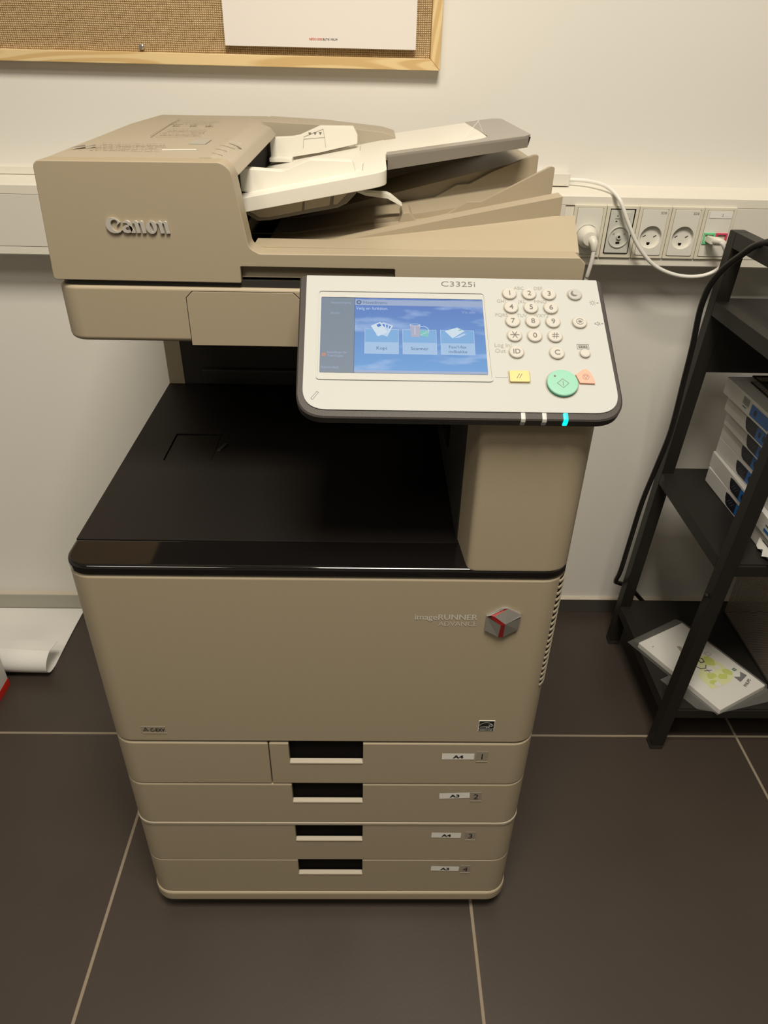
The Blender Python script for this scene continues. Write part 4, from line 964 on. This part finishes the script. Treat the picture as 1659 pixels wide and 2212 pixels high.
# plastic-wrapped packet on the bottom shelf
ax = Vector((.7389+.0045, -.4527-.001, 0)); e1 = Vector((.8628-.7389, -.3848+.4527, 0)).normalized(); e2 = Vector((-e1.y, e1.x, 0))
PKM = Matrix.Translation((.7415, -.4510, zb)) @ frame((0, 0, 0), e1, e2)
pk = thing('paper_packet', (.78, -.33, zb), 'flat white packet printed with lime green shapes in clear film, on the bottom shelf', 'packet')
W2, L2, H2 = .136, .212, .0135
b = MB('wrap_white', M=PKM).prism(fillet([(0, 0), (W2, 0), (W2, L2), (0, L2)], .002, 2), 0.0005, H2, 'z', .0028, 3)
b.build('sheets', pk)
g = MB('lime_pale', M=PKM); z_ = H2+.0003
def blob(cx, cy, rx, ry, z, n=9, seed=1):
    rnd = random.Random(seed); return g.flat([(cx+rx*math.cos(t)*(.75+.4*rnd.random()), cy+ry*math.sin(t)*(.75+.4*rnd.random())) for t in [2*math.pi*i/n for i in range(n)]], I4, z)
g.flat([(.030, .045), (.078, .040), (.100, .048), (.106, .080), (.098, .118), (.070, .120), (.056, .094), (.034, .082)], I4, z_)
g.use('lime'); blob(.078, .058, .011, .008, z_+.0002, 9, 2); blob(.060, .070, .012, .009, z_+.0002, 9, 3); blob(.098, .062, .010, .010, z_+.0002, 9, 4); blob(.090, .100, .012, .014, z_+.0002, 9, 5); blob(.048, .056, .009, .006, z_+.0002, 9, 6)
g.use('wrap_white'); blob(.070, .084, .012, .010, z_+.0004, 9, 7); blob(.052, .048, .008, .007, z_+.0004, 9, 8); blob(.090, .080, .007, .006, z_+.0004, 9, 9)
g.use('ink_black')
pts_ = [(.060, .108), (.066, .118), (.076, .120), (.082, .112), (.078, .104), (.070, .106), (.072, .114)]
for i in range(len(pts_)-1): g.line(pts_[i], pts_[i+1], .0026, I4, z_+.0006)
pts_ = [(.052, .104), (.056, .094), (.066, .090), (.074, .096)]
for i in range(len(pts_)-1): g.line(pts_[i], pts_[i+1], .0018, I4, z_+.0006)
g.line((.058, .086), (.072, .080), .0016, I4, z_+.0006); g.line((.066, .088), (.064, .078), .0012, I4, z_+.0006)
g.use('label_grey')
for a_, c_2 in (((.100, .112), (.110, .112)), ((.110, .112), (.110, .121)), ((.110, .121), (.100, .121)), ((.100, .121), (.100, .112))): g.line(a_, c_2, .0007, I4, z_+.0002)
g.use('dark_green').flat([(.112, .056), (.121, .056), (.121, .063), (.112, .063)], I4, z_); g.use('wrap_white').line((.115, .0595), (.121, .0595), .0012, I4, z_+.0002)
g.use('label_grey').flat([(.098, .030), (.126, .036), (.122, .050), (.110, .040), (.098, .046)], I4, z_)
g.use('ink_black').text('PHILIPS', frame((.108, .022, z_+.0002), (.95, .3, 0), (-.3, .95, 0)), .0085, bold=.02)
g.use('label_grey').text('A4', frame((.018, .188, z_), (1, .1, 0), (-.1, 1, 0)), .0050)
g.use('plate_beige').flat([(.050, .120), (.058, .118), (.072, .160), (.064, .165)], I4, z_)
g.build('printed_front', pk, recalc=False, smooth=False)
b = MB('sleeve', M=PKM)
b.raw([(-.003, 0, .0002), (W2+.002, -.006, .0002), (W2+.006, L2+.022, .004), (-.010, L2+.020, .003), (-.003, 0, H2+.0012), (W2+.002, -.001, H2+.0012), (W2+.002, L2, H2+.0012), (-.002, L2, H2+.0012)],
      [(4, 5, 6, 7), (0, 1, 5, 4), (1, 2, 6, 5), (2, 3, 7, 6), (3, 0, 4, 7)])
b.raw([(.010, -.002, .0004), (-.026, .030, .0006), (-.030, .12, .0006), (-.004, .12, .0006)], [(0, 1, 2, 3)])
b.raw([(.010, 0, .0008), (W2, -.030, .0006), (W2+.014, -.012, .0006), (W2+.002, .01, .0010)], [(0, 1, 2, 3)])
b.build('clear_sleeve', pk)

# black cable beside the rack
bc = MB('cable_black').tube([(.90, -.36, 1.02), (.76, -.30, .985), (.6665, -.25, .9605), (.6444, -.22, .9329), (.6275, -.19, .8898), (.6261, -.17, .8374), (.634, -.16, .7645), (.6400, -.15, .6892), (.6410, -.15, .588), (.6340, -.145, .5044), (.6280, -.135, .4153), (.6253, -.13, .3077), (.6240, -.125, .2246), (.630, -.10, .175), (.650, -.07, .145), (.6888, -.055, .1185), (.7476, -.03, .0499), (.80, -.03, .006)], .0052, 12)
tag(bc.build('power_cable'), 'thick black cable hanging down in front of the shelf rack', 'cable')

# ------------------------------------------------------------------ left side: paper on the floor, box
def sheet():
    b = MB('paper_white'); V = []; Fs = []; nx = 16; prof = []
    for i in range(8): prof.append((-.014-.196*i/7, .001+.002*math.sin(i/7*math.pi)))
    R_ = .038
    for i in range(1, 13): a = math.radians(-90-17.5*i); prof.append((-.212+R_*math.cos(a)*1.15, .0015+R_+R_*math.sin(a)*(.95 if i < 10 else .80)))
    n = len(prof)
    for j in range(nx+1):
        u = j/nx; x = -1.02+(.36)*u
        for k, (y, z) in enumerate(prof):
            curl = max(0, k-7)/11; taper = 1 if u < .8 else 1-.35*(u-.8)/.2
            zz = .001+(z-.001)*(1-.25*max(0, u-.6)) if k > 7 else z
            V.append((x+.012*curl*u-.020*(k/7 if k < 8 else 1)*(u > .99)*0, y+.012*(1-u)*0-.008*curl*(u-.5), zz))
    for j in range(nx):
        for k in range(n-1): Fs.append((j*n+k, (j+1)*n+k, (j+1)*n+k+1, j*n+k+1))
    b.raw(V, Fs); return b
o = sheet().build('paper_sheet'); tag(o, 'large white paper sheet with a rolled-up edge on the floor by the wall', 'paper sheet')
sdf = o.modifiers.new('s', 'SOLIDIFY'); sdf.thickness = .0008; sdf.offset = 1; sdf.use_rim = False
bx = thing('cardboard_box', (-.9, -.42, 0), 'white box with a red stripe round its foot, left of the copier', 'box')
b = MB('wrap_white').box(-1.05, -.738, -.60, -.2686, .019, .25, .0015); b.build('carton', bx)
MB('box_red').box(-1.0506, -.7374, -.6006, -.2680, 0, .0195, .001).build('red_stripe', bx)
